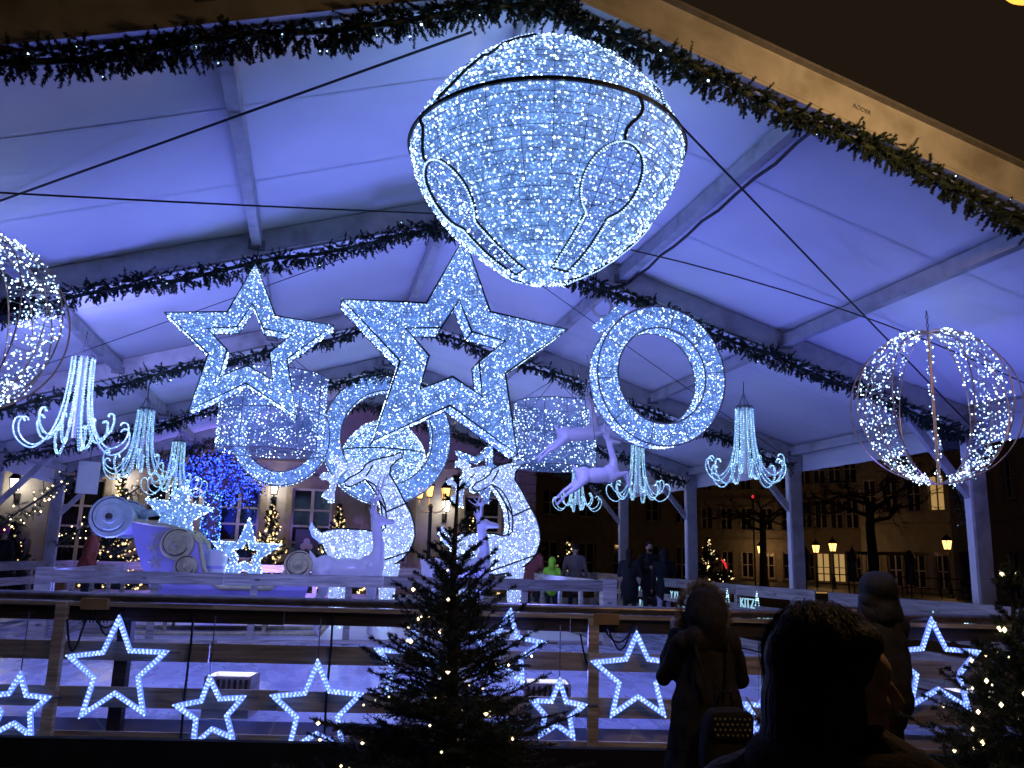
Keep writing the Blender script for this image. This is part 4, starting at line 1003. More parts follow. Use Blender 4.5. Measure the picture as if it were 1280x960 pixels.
x0, z0 = sp(185, 715); mb = MB().box(x0, x0+.75, YS0+.06, YS1-.01, z0-.1, z0+.08); mb.build('seat', MT['gloss'], sl)
mb = MB(); bk = [sp(*q) for q in ((160, 640), (185, 636), (205, 650), (215, 668), (205, 700))]
mb.tube([(x, YS1-.1, z) for x, z in bk], .07, 8); mb.build('far_armrest', MT['silvergreen'], sl, True)
for cx, cy, r in ((690, 400, .05), (640, 430, .09), (610, 505, .1), (625, 615, .11), (645, 765, .1)):
    x, z = sp(90+cx/6, 600+cy/6); f = MB()
    for k in range(5):
        a = 2*PI*k/5+cx; c = Vector((x+r*.55*math.cos(a), YS0-.006, z+r*.55*math.sin(a)))
        u = Vector((math.cos(a), 0, math.sin(a))); v = Vector((-u.z, 0, u.x))
        f.tube([c+u*r*.45*math.cos(2*PI*j/10)+v*r*.2*math.sin(2*PI*j/10) for j in range(10)], .006, 4, True)
    f.tube([(x+.02, YS0-.006, z-r*.6), (x+.05, YS0-.006, z-r*1.1), (x, YS0-.006, z-r*1.5)], .006, 4)
    f.build('painted_flower', MT['gold'], sl)
for yy in (YS0+.1, YS1-.1):
    rr = [sp(*q) for q in ((110, 800), (150, 812), (300, 814), (370, 812), (400, 800), (412, 780), (405, 762), (392, 765))]
    MB().tube([(x, yy, max(z, ICE+.1)) for x, z in rr], .035, 8).build('runner', MT['gold'], sl, True)
    for q in (205, 330): x, z = sp(q, 776); MB().tube([(x, yy, z), (x, yy, ICE+.1)], .03, 8).build('strut', MT['gold'], sl)
x, z = sp(140, 646); settle(sl, (sp(260, 770)[0], (YS0+YS1)/2, ICE+.07))
x, z = sp(266, 708); t = thing('gift_drum', 'white cylindrical gift drum standing in the sleigh', 'drum')
MB().lathe([(.001, z-.4), (.17, z-.4), (.17, z+.2), (.18, z+.2), (.18, z+.26), (.001, z+.26)], 28, Matrix.Translation((x, 14.75, 0))).build('drum', MT['tubewhite'], t)
MB().lathe([(.172, z-.05), (.175, z-.05), (.175, z), (.172, z)], 28, Matrix.Translation((x, 14.75, 0))).build('ribbon', MT['lilac'], t); settle(t, (x, 14.75, z-.4))
t, c, R, rot = led_star('light_star', 'star of white lights sitting on the sleigh seat', None, c=at(222, 643, 14.8), R=.58, rot=.1, hole=0, depth=.28, nled=420, lr=.011, net='net_bright', inner=.42, wires=False); settle(t, c)
t, c, R, rot = led_star('light_star', 'star of white lights standing in the front of the sleigh', None, c=at(307, 693, 14.7), R=.6, rot=.02, hole=.38, depth=.22, nled=520, lr=.011, net='net_bright', inner=.4, wires=False); settle(t, c)
# ------------------------------------------------------------------ fir trees
def fir(name, label, base, H, W, nb, nn, nl, nw, nled, ledm, lr, seed=1, low=.12, group='fir trees with fairy lights', tw=1.0):
    rr = random.Random(seed); base = Vector(base); t = thing(name, label, 'tree', group=group)
    MB().tube([(0, 0, 0), (.01*H, 0, .35*H), (-.004*H, .004*H, .7*H), (0, 0, .99*H)], [.022*H, .017*H, .009*H, .003*H], 8).build('trunk', MT['bark'], t)
    B = []; D = []; L = []; tips = []; br = MB()
    for k in range(nb):
        f = (k+rr.random())/nb; f = f**1.22; z = H*(low+(.97-low)*f); ln = W/2*(1-f)**1.12*rr.uniform(.68, 1.12)+.022*H*rr.uniform(.6, 1.4)
        if f > .7 and name == 'fir_tree' and rr.random() < .62: continue
        a = k*2.39996+rr.uniform(-.3, .3); el = rr.uniform(-.05, .25)+f*.75
        pts = []
        for i in range(6):
            s = i/5; r = ln*s*math.cos(el); zz = z+ln*s*math.sin(el)-.16*ln*s*(1-f)+.1*ln*s*s
            pts.append(Vector((r*math.cos(a), r*math.sin(a), zz)))
        br.tube(pts, [max(.0025*H*(1-f)+.0015*H-.0004*H*i, .0008*H) for i in range(6)], 4)
        for i in range(5):
            d = (pts[i+1]-pts[i]); l = d.length; d.normalize(); B.append(pts[i]); D.append(d); L.append(l)
            if i == 4: tips.append(pts[5])
        m = int(2+ln*tw*13); dd = (pts[5]-pts[0]).normalized(); sd = dd.cross(Vector((0, 0, 1))).normalized()
        for j in range(m):
            s = .12+.86*(j+rr.random())/m; i = min(4, int(s*5)); p = pts[i].lerp(pts[i+1], s*5-i)
            for sg in (-1, 1):
                d = (dd*.75+sd*sg*rr.uniform(.55, .95)+Vector((0, 0, rr.uniform(-.3, .25)))).normalized(); l = max(.05*H*.35, ln*.42*(1.05-s))*rr.uniform(.6, 1.15)
                B.append(p); D.append(d); L.append(l)
                if rr.random() < .35: tips.append(p+d*l)
                if l > .07*H:
                    for q in (.4, .7):
                        for s2 in (-1, 1):
                            d2 = (d*.7+sd*sg*s2*.5+dd*.3*s2).normalized(); B.append(p+d*l*q); D.append(d2); L.append(l*.45)
    for q in range(3):
        B.append(Vector((0, 0, H*(.86+.04*q)))); D.append(Vector((0, 0, 1))); L.append(.07*H)
    V = needles(B, D, L, nn, nl, nw); ST = stems(B, D, L, .0014*H)
    br.build('branches', MT['bark'], t); t.children[-1]['kind'] = 'stuff'
    V = cat(V, ST); np_mesh('crown', V[0], V[1], MT['needle'], t, 'stuff')
    if nled:
        P = [rr.choice(tips)*rr.uniform(.93, 1.01) for _ in range(nled)]
        leds([(p.x, p.y, p.z) for p in P], lr, MT[ledm], t, jitter=.6)
    t.location = base; return t
tp = atd(573, 600, 5.3)
fir('fir_tree', 'dark fir tree with warm fairy lights standing before the barrier', (tp.x, tp.y, 0), tp.z+.06, 1.85, 175, 34, .034, .0045, 55, 'led_warm', .0095, 3)
tp = atd(1262, 700, 4.3)
fir('fir_tree', 'fir tree with warm fairy lights at the lower right edge', (tp.x, tp.y, 0), tp.z, 1.8, 165, 34, .034, .0045, 120, 'led_warm', .0095, 8)
YF = 27
for px, top, lb, w_, n in ((342, 622, 'lit Christmas tree between the two palace windows', 1.5, 260), (425, 628, 'lit Christmas tree behind the tail of the light reindeer', 1.6, 240), (155, 585, 'lit Christmas tree beyond the sleigh scroll', 1.7, 240), (590, 640, 'dim lit Christmas tree behind the right light reindeer', 1.3, 120)):
    p = at(px, top, YF-1.2); fir('christmas_tree', lb, (p.x, p.y, 0), p.z, w_+.5, 60, 12, .09, .03, n*2, 'led_warm_far', .026, px, group='lit trees along the palace')
for px, py, Y, n, lb in ((15, 680, 24, 40, 'low bush with warm lights under the elephant sculpture'), (140, 680, 23, 130, 'low bush with warm lights behind the red coated skater'), (885, 690, 40, 130, 'bush with pale lights beyond the right barrier'), (712, 690, 40, 70, 'bush with pale lights behind the grey coated skater')):
    p = at(px, py-12, Y); fir('lit_bush', lb, (p.x, p.y, 0), p.z+.3, 2.4 if px < 200 else 3.0, 40, 10, .1, .04, n, 'led_warm_far', .024 if px < 200 else .04, px, group='bushes with lights')

# ------------------------------------------------------------------ tree wrapped in blue lights
t = thing('blue_light_tree', 'tree wrapped all over in saturated blue lights before the palace', 'tree')
p0 = at(258, 700, 22.5); bx, by = p0.x, p0.y; mb = MB(); rr = random.Random(5)
mb.tube([(0, 0, 0), (.02, 0, 1.5), (0, .02, 3.1)], [.28, .24, .2], 12); trunkT = mb.tris(); mb.build('trunk', MT['bark'], t)
bm_ = MB()
def limb(p, d, l, r, dep):
    q = p+d*l; bm_.tube([p, p.lerp(q, .5)+Vector((rr.gauss(0, .03), rr.gauss(0, .03), .03)), q], [r, r*.8, r*.6], 6)
    if dep:
        for _ in range(4):
            e = (d*.6+Vector((rr.gauss(0, .7), rr.gauss(0, .7), rr.gauss(.05, .45)))).normalized(); limb(q, e, l*.72, r*.6, dep-1)
for k in range(9):
    a = 2*PI*k/9; limb(Vector((0, 0, 3.0)), Vector((math.cos(a), math.sin(a), rr.uniform(.25, .9))).normalized(), .68, .09, 2)
bm_.build('limbs', MT['bark'], t)
leds(np.concatenate([scatter(bm_.tris(), 5500)+RNG.normal(size=(5500, 3))*.06]), .017, MT['led_blue'], t, 'crown_lights')
leds(scatter(trunkT, 900)*np.array([1.1, 1.1, 1]), .017, MT['led_bluecy'], t, 'trunk_lights'); leds(scatter(trunkT, 800)*np.array([1.08, 1.08, 1]), .018, MT['led_blue'], t, 'trunk_blue_lights')
lamp('blue_glow', 'POINT', (0, -.8, 2.6), 60, (.02, .05, 1), t, .6)
t.location = (bx, by, 0)

# ------------------------------------------------------------------ lanterns
MT['lantern_warm'] = emat('warm_lantern_glass', (1, .52, .14), 3.2)
MT['lantern_white'] = emat('greenish_lantern_glass', (.95, 1, .72), 7)
def lantern(parent, c, s, gm, W, col):
    """four-sided glazed street lantern, base at c"""
    c = Vector(c); q = lambda a: PI/4+PI/2*a
    ring = lambda r, z: [c+Vector((r*math.cos(q(k)), r*math.sin(q(k)), z)) for k in range(4)]
    a, b = ring(.11*s, .03*s), ring(.17*s, .36*s); lt = MB().add(a+b, [(k, (k+1) % 4, 4+(k+1) % 4, 4+k) for k in range(4)])
    lt = lt.build('lantern_glass', MT[gm], parent)
    fr = MB()
    for k in range(4): fr.bar(a[k], b[k], .02*s, .02*s)
    for P in (a, b):
        for k in range(4): fr.bar(P[k], P[(k+1) % 4], .025*s, .025*s)
    fr.build('lantern_frame', MT['lampiron'], lt)
    d, e, f = ring(.2*s, .37*s), ring(.12*s, .46*s), ring(.03*s, .56*s)
    cp = MB().add(d+e+f, [(k, (k+1) % 4, 4+(k+1) % 4, 4+k) for k in range(4)]+[(4+k, 4+(k+1) % 4, 8+(k+1) % 4, 8+k) for k in range(4)]+[(8, 9, 10, 11), (3, 2, 1, 0)])
    cp.ell(c+Vector((0, 0, .6*s)), (.025*s, .025*s, .05*s), 8, 6); cp.build('lantern_cap', MT['lampiron'], lt)
    if W: lamp('lantern_lamp', 'POINT', c+Vector((0, 0, .2*s)), W, col, lt, .3*s)
    return lt
def street_lamp(label, px, py, D, s=1.0, W=60, h=None):
    p = atd(px, py, D); t = thing('street_lamp', label, 'street lamp', group='warm street lamps on the square')
    zb = p.z-.2*s
    MB().lathe([(.16, 0), (.16, .1), (.1, .16), (.09, .7), (.06, .8), (.05, zb-.2), (.07, zb-.18), (.04, zb-.1), (.03, zb)], 12, caps=True).build('pole', MT['lampiron'], t)
    lantern(t, (0, 0, zb), s, 'lantern_warm', W, (1, .55, .2)); t.location = (p.x, p.y, 0); return t
for px, py, D, s, W, lb in ((951, 687, 70, 1.9, 90, 'street lamp left of the middle right tent post'), (1020, 686, 60, 1.65, 85, 'left one of the close pair of street lamps'), (1041, 684, 56, 1.65, 85, 'right one of the close pair of street lamps'), (1184, 681, 46, 1.55, 130, 'street lamp beside the rightmost tent post'), (972, 665, 95, 1.6, 60, 'tiny far street lamp beside the far post')):
    street_lamp(lb, px, py, D, s, W)
# three-armed lamp
p = atd(538, 640, 20.5); t = thing('street_lamp', 'three armed street lamp with amber lanterns behind the middle fir tree', 'street lamp', group='warm street lamps on the square')
zb = p.z
MB().lathe([(.16, 0), (.16, .12), (.09, .2), (.075, .9), (.05, 1.0), (.045, zb+.1), (.07, zb+.12), (.03, zb+.2)], 12, caps=True).build('pole', MT['lampiron'], t)
for k, (dx, dy, dz) in enumerate(((-.3, -.12, .28), (.0, .3, .36), (.36, -.05, .3))):
    pts = [Vector((0, 0, zb+.05)), Vector((dx*.3, dy*.3, zb-.02)), Vector((dx*.7, dy*.7, zb+.02)), Vector((dx, dy, zb+.14)), Vector((dx, dy, zb+dz))]
    MB().tube(pts, .022, 6).build('arm', MT['gold'], t, True)
    lantern(t, (dx, dy, zb+dz), .85, 'lantern_warm', 14, (1, .55, .2))
t.location = (p.x, p.y, 0)
# street lamp outside the upper right corner of the picture, in front of the tent
p = at(1287, -4, 2.9); t = thing('street_lamp', 'glaring orange street lamp at the upper right corner in front of the tent', 'street lamp', group='warm street lamps on the square')
X_ = p.x+1.3
MB().lathe([(.14, 0), (.14, .12), (.08, .2), (.06, 1.0), (.045, p.z+.5)], 12, Matrix.Translation((X_, p.y-.2, 0)), caps=True).build('pole', MT['lampiron'], t)
MB().tube([(X_, p.y-.2, p.z+.45), (X_-.5, p.y-.1, p.z+.62), (p.x+.2, p.y, p.z+.5), (p.x, p.y, p.z+.38)], .03, 8).build('arm', MT['lampiron'], t, True)
MT['sodium'] = emat('sodium_lamp_globe', (1, .36, .05), 2.4)
MB().ell((p.x, p.y, p.z+.13), (.13, .13, .15), 20, 12).build('lamp_globe', MT['sodium'], t, True)
MB().lathe([(.19, p.z+.26), (.17, p.z+.32), (.08, p.z+.4), (.001, p.z+.42)], 20, Matrix.Translation((p.x, p.y, 0))).build('lamp_hood', MT['lampiron'], t, True)
lamp('sodium_lamp', 'POINT', p+Vector((0, -.02, -.06)), 115, (1, .57, .22), t, .14)
settle(t, (X_, p.y-.2, 0))

# ------------------------------------------------------------------ buildings
def wall_open(mb, O, U, N, x0, x1, z0, z1, ops, th=.35):
    xs = sorted({x0, x1, *[o[0] for o in ops], *[o[1] for o in ops]}); zs = sorted({z0, z1, *[o[2] for o in ops], *[o[3] for o in ops]})
    for i in range(len(xs)-1):
        for j in range(len(zs)-1):
            cx, cz = (xs[i]+xs[i+1])/2, (zs[j]+zs[j+1])/2
            if any(o[0] < cx < o[1] and o[2] < cz < o[3] for o in ops): continue
            vs = [O+U*x-N*n+Vector((0, 0, z)) for x in (xs[i], xs[i+1]) for n in (0, th) for z in (zs[j], zs[j+1])]
            mb.add(vs, [(0, 1, 3, 2), (4, 6, 7, 5), (0, 4, 5, 1), (2, 3, 7, 6), (0, 2, 6, 4), (1, 5, 7, 3)])
def lbox(mb, O, U, N, x0, x1, z0, z1, n0, n1):
    vs = [O+U*x+N*n+Vector((0, 0, z)) for x in (x0, x1) for n in (n0, n1) for z in (z0, z1)]
    return mb.add(vs, [(0, 1, 3, 2), (4, 6, 7, 5), (0, 4, 5, 1), (2, 3, 7, 6), (0, 2, 6, 4), (1, 5, 7, 3)])
def window(par, O, U, N, x0, x1, z0, z1, cols, rows, fm='winframe', lit=False, trans=None, bar=.05):
    mb = MB(); f = .07
    for a in ((x0, x0+f, z0, z1), (x1-f, x1, z0, z1), (x0+f, x1-f, z0, z0+f), (x0+f, x1-f, z1-f, z1)): lbox(mb, O, U, N, *a, -.2, -.1)
    zs = [z0+f+(z1-z0-2*f)*j/rows for j in range(rows+1)]
    if trans: zs = [z0+f]+[z0+f+(trans-z0-f)*j/(rows-1) for j in range(1, rows-1)]+[trans, z1-f]
    xs = [x0+f+(x1-x0-2*f)*i/cols for i in range(cols+1)]
    for x in xs[1:-1]: lbox(mb, O, U, N, x-bar, x+bar, z0+f, z1-f, -.19, -.105)
    for z in zs[1:-1]: lbox(mb, O, U, N, x0+f, x1-f, z-bar*.6, z+bar*.6, -.188, -.108)
    w_ = mb.build('window', MT[fm], par)
    for i in range(cols):
        for j in range(rows):
            pm = MB().add([O+U*x+N*-.15+Vector((0, 0, z)) for x, z in ((xs[i], zs[j]), (xs[i+1], zs[j]), (xs[i+1], zs[j+1]), (xs[i], zs[j+1]))], [(0, 1, 2, 3)])
            pm.build('pane', MT['glass_lit' if lit else 'glass_dark'], w_)
    return w_
# palace on the left: cream wall, tall white windows with stone surrounds, wall lanterns
O = Vector((0, YF, 0)); U = Vector((1, 0, 0)); N = Vector((0, -1, 0))
pal = thing('palace', 'cream plastered palace with tall white windows and wall lanterns behind the rink', 'building')
wx = []
for px in (98, 205, 297, 389, 487, 603):
    wx.append(at(px, 650, YF).x)
ops = [(x-.62, x+.62, 1.3 if i not in (0,) else .9, 3.55) for i, x in enumerate(wx)]
ops2 = [(x-.6, x+.6, 5.2, 7.3) for x in wx]
xl, xr = -24, at(668, 600, YF).x
extra = [wx[0]-2.9*k for k in (1, 2, 3, 4)]
ops += [(x-.62, x+.62, 1.3, 3.55) for x in extra if x-1 > xl]
mb = MB(); wall_open(mb, O, U, N, xl, xr, 0, 9, ops+ops2); mb.build('wall', MT['plaster'], pal)
for i, o in enumerate(ops):
    window(pal, O, U, N, *o, 2, 4, trans=o[2]+(o[3]-o[2])*.7)
    s = MB()
    for a in ((o[0]-.2, o[0]-.003, o[2], o[3]+.003), (o[1]+.003, o[1]+.2, o[2], o[3]+.003)): lbox(s, O, U, N, *a, .003, .07)
    lbox(s, O, U, N, o[0]-.2, o[1]+.2, o[3]+.003, o[3]+.3, .003, .08); lbox(s, O, U, N, o[0]-.28, o[1]+.28, o[3]+.3, o[3]+.4, .003, .16); lbox(s, O, U, N, o[0]-.25, o[1]+.25, o[2]-.12, o[2]-.003, .003, .14)
    s.build('stone_surround', MT['stone'], pal)
for o in ops2: window(pal, O, U, N, *o, 2, 3)
for z0, z1, n1 in ((0, .7, .09), (4.35, 4.6, .16), (8.7, 9.05, .3)):
    lbox(MB(), O, U, N, xl, xr, z0, z1, .003, n1).build('cornice' if z0 else 'plinth', MT['stone'], pal)
for k in range(12):
    w_ = .55 if k % 2 else .8
    lbox(MB(), O, U, N, xr-w_, xr+.05, .72+k*.3, .72+k*.3+.27, .004, .06).build('quoin', MT['stone'], pal)
rfm = MB().add([(xl, YF-.3, 9.05), (xr+.3, YF-.3, 9.05), (xr+.3, YF+6, 12.5), (xl, YF+6, 12.5)], [(0, 1, 2, 3)]); rfm.build('roof', MT['roof'], pal)
lbox(MB(), O, U, N, xr-.35, xr, 0, 9, -11, -.36).build('side_wall', MT['plaster'], pal)
lbox(MB(), O, U, N, xl, xr-.36, 0, 9, -1.6, -1.4).build('room_wall', MT['door'], pal)
tag(lbox(MB(), O, U, N, xl, xr+.2, .004, .3, .1, 2.2).build('palace_terrace', MT['stone']), kind='structure')
for px, py, lb in ((19, 606, 'greenish white wall lantern above the elephant sculpture'), (245, 606, 'bright wall lantern beside the blue light tree'), (343, 611, 'wall lantern above the lit Christmas tree between palace windows'), (152, 600, 'bright wall lantern behind the middle rope light fountain'), (558, 633, 'small greenish wall lantern beside the three armed lamp')):
    p = at(px, py, YF-.35); t = thing('wall_lantern', lb, 'lantern', group='lanterns on the palace wall')
    lantern(t, (0, 0, -.2), 1.05, 'lantern_white', 38, (1, .95, .82)); MB().tube([(0, 0, -.17), (0, .05, -.32), (0, .2, -.42), (0, .33, -.36)], .025, 6).build('bracket', MT['lampiron'], t)
    MB().box(-.08, .08, .3, .348, -.5, -.22).build('back_plate', MT['lampiron'], t); t.location = p
for o in pal.children:
    pass
settle(pal, (xl/2+xr/2, YF, 0))
# dark sign stand with a pale emblem by the window
p = at(382, 696, YF-1.0); t = thing('sign_stand', 'dark upright stand with a pale emblem below the palace window', 'sign')
MB().box(-.34, .34, -.05, .05, 0, p.z+.5).build('board', MT['door'], t); e_ = MB()
for a, r in ((0, .1), (2.1, .1), (4.2, .1)): e_.ell((.1*math.sin(a), -.055, p.z+.05+.1*math.cos(a)), (r, .008, r), 14, 6)
e_.build('emblem', MT['winframe'], t); t.location = (p.x, p.y, .3)
# elephant sculpture on its plinth
p = at(15, 660, 24.5); t = thing('elephant_sculpture', 'dark bronze elephant sculpture on a plinth at the far left', 'sculpture')
e = 'b'; EP = [('e', (0, 0, 1.25), (.62, .4, .48), e), ('e', (-.55, 0, 1.5), (.36, .3, .42), e), ('c', (-.75, 0, 1.4), (-.92, 0, .9), .15, .1, e), ('c', (-.92, 0, .9), (-.86, 0, .45), .1, .06, e)]
for s in (-1, 1): EP += [('e', (-.45, s*.34, 1.5), (.2, .06, .34), e), ('c', (-.4, s*.2, 1.1), (-.42, s*.2, .12), .17, .14, e), ('c', (.38, s*.2, 1.1), (.4, s*.2, .12), .18, .14, e)]
figure('body', EP, {'b': MT['bronze']}, t, .045, 5); MB().box(-1, 1, -.6, .6, -.95, .02).build('plinth', MT['stone'], t)
t.location = (p.x, p.y, .95); t.scale = (.82, .82, .82); t.rotation_euler = (0, 0, .9)
t.location.z = .95*.82

# houses on the far side of the square
def house(label, px0, px1, D0, D1, H, floors, wpx, mat, lits=(), ground='win', wwid=1.0, wht=1.7, fm='winframe'):
    a = atd(px0, 700, D0); b = atd(px1, 700, D1); a.z = b.z = 0; U = (b-a); ln = U.length; U.normalize(); N = Vector((U.y, -U.x, 0)); 
    if N.dot(EYE-a) < 0: N = -N
    t = thing('town_house', label, 'house', group='houses across the square'); ops = []
    n = wpx; fh = H/floors
    for f in range(floors):
        for k in range(n):
            x = ln*(k+.5)/n; z0 = f*fh+(.85 if f else .25)
            h = wht if f else 2.2
            ops.append((x-wwid/2, x+wwid/2, z0, min(z0+h, (f+1)*fh-.35)))
    mb = MB(); wall_open(mb, a, U, N, 0, ln, 0, H, ops); mb.build('wall', MT[mat], t)
    for i, o in enumerate(ops):
        window(t, a, U, N, *o, 2, 2, fm, lit=i in lits)
        lbox(MB(), a, U, N, o[0]-.12, o[1]+.12, o[2]-.1, o[2]-.003, .003, .12).build('sill', MT['stone'], t)
        s = MB()
        for q in ((o[0]-.14, o[0]-.003, o[2], o[3]), (o[1]+.003, o[1]+.14, o[2], o[3]), (o[0]-.14, o[1]+.14, o[3]+.003, o[3]+.16)): lbox(s, a, U, N, *q, .003, .05)
        s.build('surround', MT['stone'], t)
    for f in range(1, floors): lbox(MB(), a, U, N, 0, ln, f*fh-.1, f*fh+.08, .003, .1).build('string_course', MT['stone'], t)
    lbox(MB(), a, U, N, -.1, ln+.1, H, H+.3, -.4, .35).build('eaves', MT['stone'], t)
    q = [a+U*-.2+N*.4, a+U*(ln+.2)+N*.4, a+U*(ln+.2)-N*5, a+U*-.2-N*5]; q[0].z = q[1].z = H+.3; q[2].z = q[3].z = H+4
    MB().add(q, [(0, 1, 2, 3)]).build('roof', MT['roof'], t)
    lbox(MB(), a, U, N, 0, ln, 0, H, -2.2, -2).build('room_wall', MT['door'], t)
    return settle(t, (a+b)/2)
house('dark plastered house with paired windows behind the standing skaters', 664, 872, 44, 52, 12, 4, 5, 'plaster3', wwid=1.25, wht=1.35)
house('long grey house behind the left far street lamp', 872, 1000, 74, 70, 14, 4, 5, 'plaster2', (), wht=1.9)
house('pale house with lit doorways behind the pair of street lamps', 1000, 1078, 66, 63, 14, 4, 4, 'plaster3', (1, 2), wht=2.2)
house('light grey house behind the bare tree', 1078, 1192, 58, 52, 13, 3, 4, 'plaster2', (7,), wht=2.3, wwid=1.1)
house('dark house at the right edge beyond the rightmost tent post', 1192, 1330, 44, 34, 12, 3, 4, 'plaster3', wht=1.9)
# terrace canopy, railing, folded parasols
p = atd(1060, 706, 52); q = atd(1172, 706, 47); p.z = q.z = 0; t = thing('terrace_canopy', 'flat dark canopy over the café terrace under the bare tree', 'canopy')
d = (q-p).normalized(); n_ = Vector((-d.y, d.x, 0))
MB().bar(p+Vector((0, 0, 2.35))+n_*.6, q+Vector((0, 0, 2.35))+n_*.6, 1.6, .18).build('canopy', MT['door'], t)
for k in range(4): c = p.lerp(q, k/3); MB().tube([c, c+Vector((0, 0, 2.3))], .05, 6).build('post', MT['lampiron'], t)
settle(t, (p+q)/2)
p = atd(1020, 706, 50); q = atd(1200, 706, 43); p.z = q.z = 0; t = thing('terrace_railing', 'thin dark railing of the terrace across the square', 'railing')
for z in (.5, 1.05): MB().tube([p+Vector((0, 0, z)), q+Vector((0, 0, z))], .03, 5).build('rail', MT['lampiron'], t)
for k in range(9): c = p.lerp(q, k/8); MB().tube([c, c+Vector((0, 0, 1.05))], .03, 5).build('baluster', MT['lampiron'], t)
settle(t, (p+q)/2)
for px, D, h, lb in ((1007, 44, 2.5, 'folded parasol beside the middle right tent post'), (1066, 45, 2.6, 'folded parasol left of the bare tree'), (1137, 42, 2.35, 'folded parasol right of the bare tree'), (1208, 40, 2.3, 'folded parasol beside the rightmost tent post')):
    p = atd(px, 700, D); t = thing('folded_parasol', lb, 'parasol', group='folded parasols on the square')
    MB().tube([(0, 0, 0), (0, 0, h+.1)], .03, 6).build('pole', MT['lampiron'], t); MB().lathe([(.25, 0), (.25, .08), (.05, .1)], 12, caps=True).build('base', MT['stone'], t)
    MB().lathe([(.2, .75), (.27, .95), (.24, 1.3), (.2, 1.7), (.27, 2.0), (.25, 2.2), (.1, 2.42), (.02, h)], 12).build('canvas', MT['door'], t); t.location = (p.x, p.y, 0)
# bare tree
p = atd(1092, 720, 36); t = thing('bare_tree', 'bare winter tree before the light grey house', 'tree'); rr = random.Random(11); tm = MB(); bmx = MB()
tm.tube([(0, 0, 0), (.03, 0, 1.6), (-.03, 0, 3.2), (.02, 0, 4.4)], [.3, .22, .19, .16], 8); tm.build('trunk', MT['bark'], t)
def twig(p, d, l, r, dep):
    q = p+d*l; m = p.lerp(q, .5)+Vector((rr.gauss(0, .08*l), rr.gauss(0, .08*l), rr.gauss(0, .08*l))); bmx.tube([p, m, q], [r, r*.8, r*.55], 5 if dep > 1 else 3)
    if dep:
        for _ in range(3 if dep > 1 else 4):
            e = (d*.8+Vector((rr.gauss(0, .55), rr.gauss(0, .55), rr.gauss(.1, .4)))).normalized(); twig(q if rr.random() < .6 else m, e, l*rr.uniform(.55, .8), r*.55, dep-1)
for k in range(7):
    a = 2*PI*k/7; twig(Vector((0, 0, rr.uniform(2.9, 4.3))), Vector((math.cos(a), math.sin(a), rr.uniform(.1, .8))).normalized(), 1.7, .1, 4)
tag(bmx.build('crown', MT['bark'], t), kind='stuff'); t.location = (p.x, p.y, 0)
p = atd(955, 720, 50); t2 = copy_tree(t); t2['label'] = 'bare winter tree behind the left far street lamp'; t2.location = (p.x, p.y, 0); t2.rotation_euler = (0, 0, 2)
# red beacon and little red light
p = atd(905, 704, 38); t = thing('red_signal', 'small red light on a dark stand beyond the barrier', 'light')
MB().tube([(0, 0, 0), (0, 0, p.z-.2)], .05, 8).build('stand', MT['lampiron'], t); MT['red'] = emat('red_light', (1, .03, .05), .9)
MB().tube([(-.12, 0, p.z+.15), (.05, 0, p.z), (.12, 0, p.z-.25)], [.03, .06, .03], 8).build('red_lamp', MT['red'], t); t.location = (p.x, p.y, 0)
p = atd(941, 621, 60); t = thing('red_beacon', 'tiny red beacon on a thin mast under the nearest right light fountain', 'light')
MB().tube([(0, 0, 0), (0, 0, p.z)], .06, 6).build('mast', MT['lampiron'], t); MB().ell((0, 0, p.z), (.1, .1, .14), 10, 6).build('beacon', MT['red'], t); t.location = (p.x, p.y, 0)
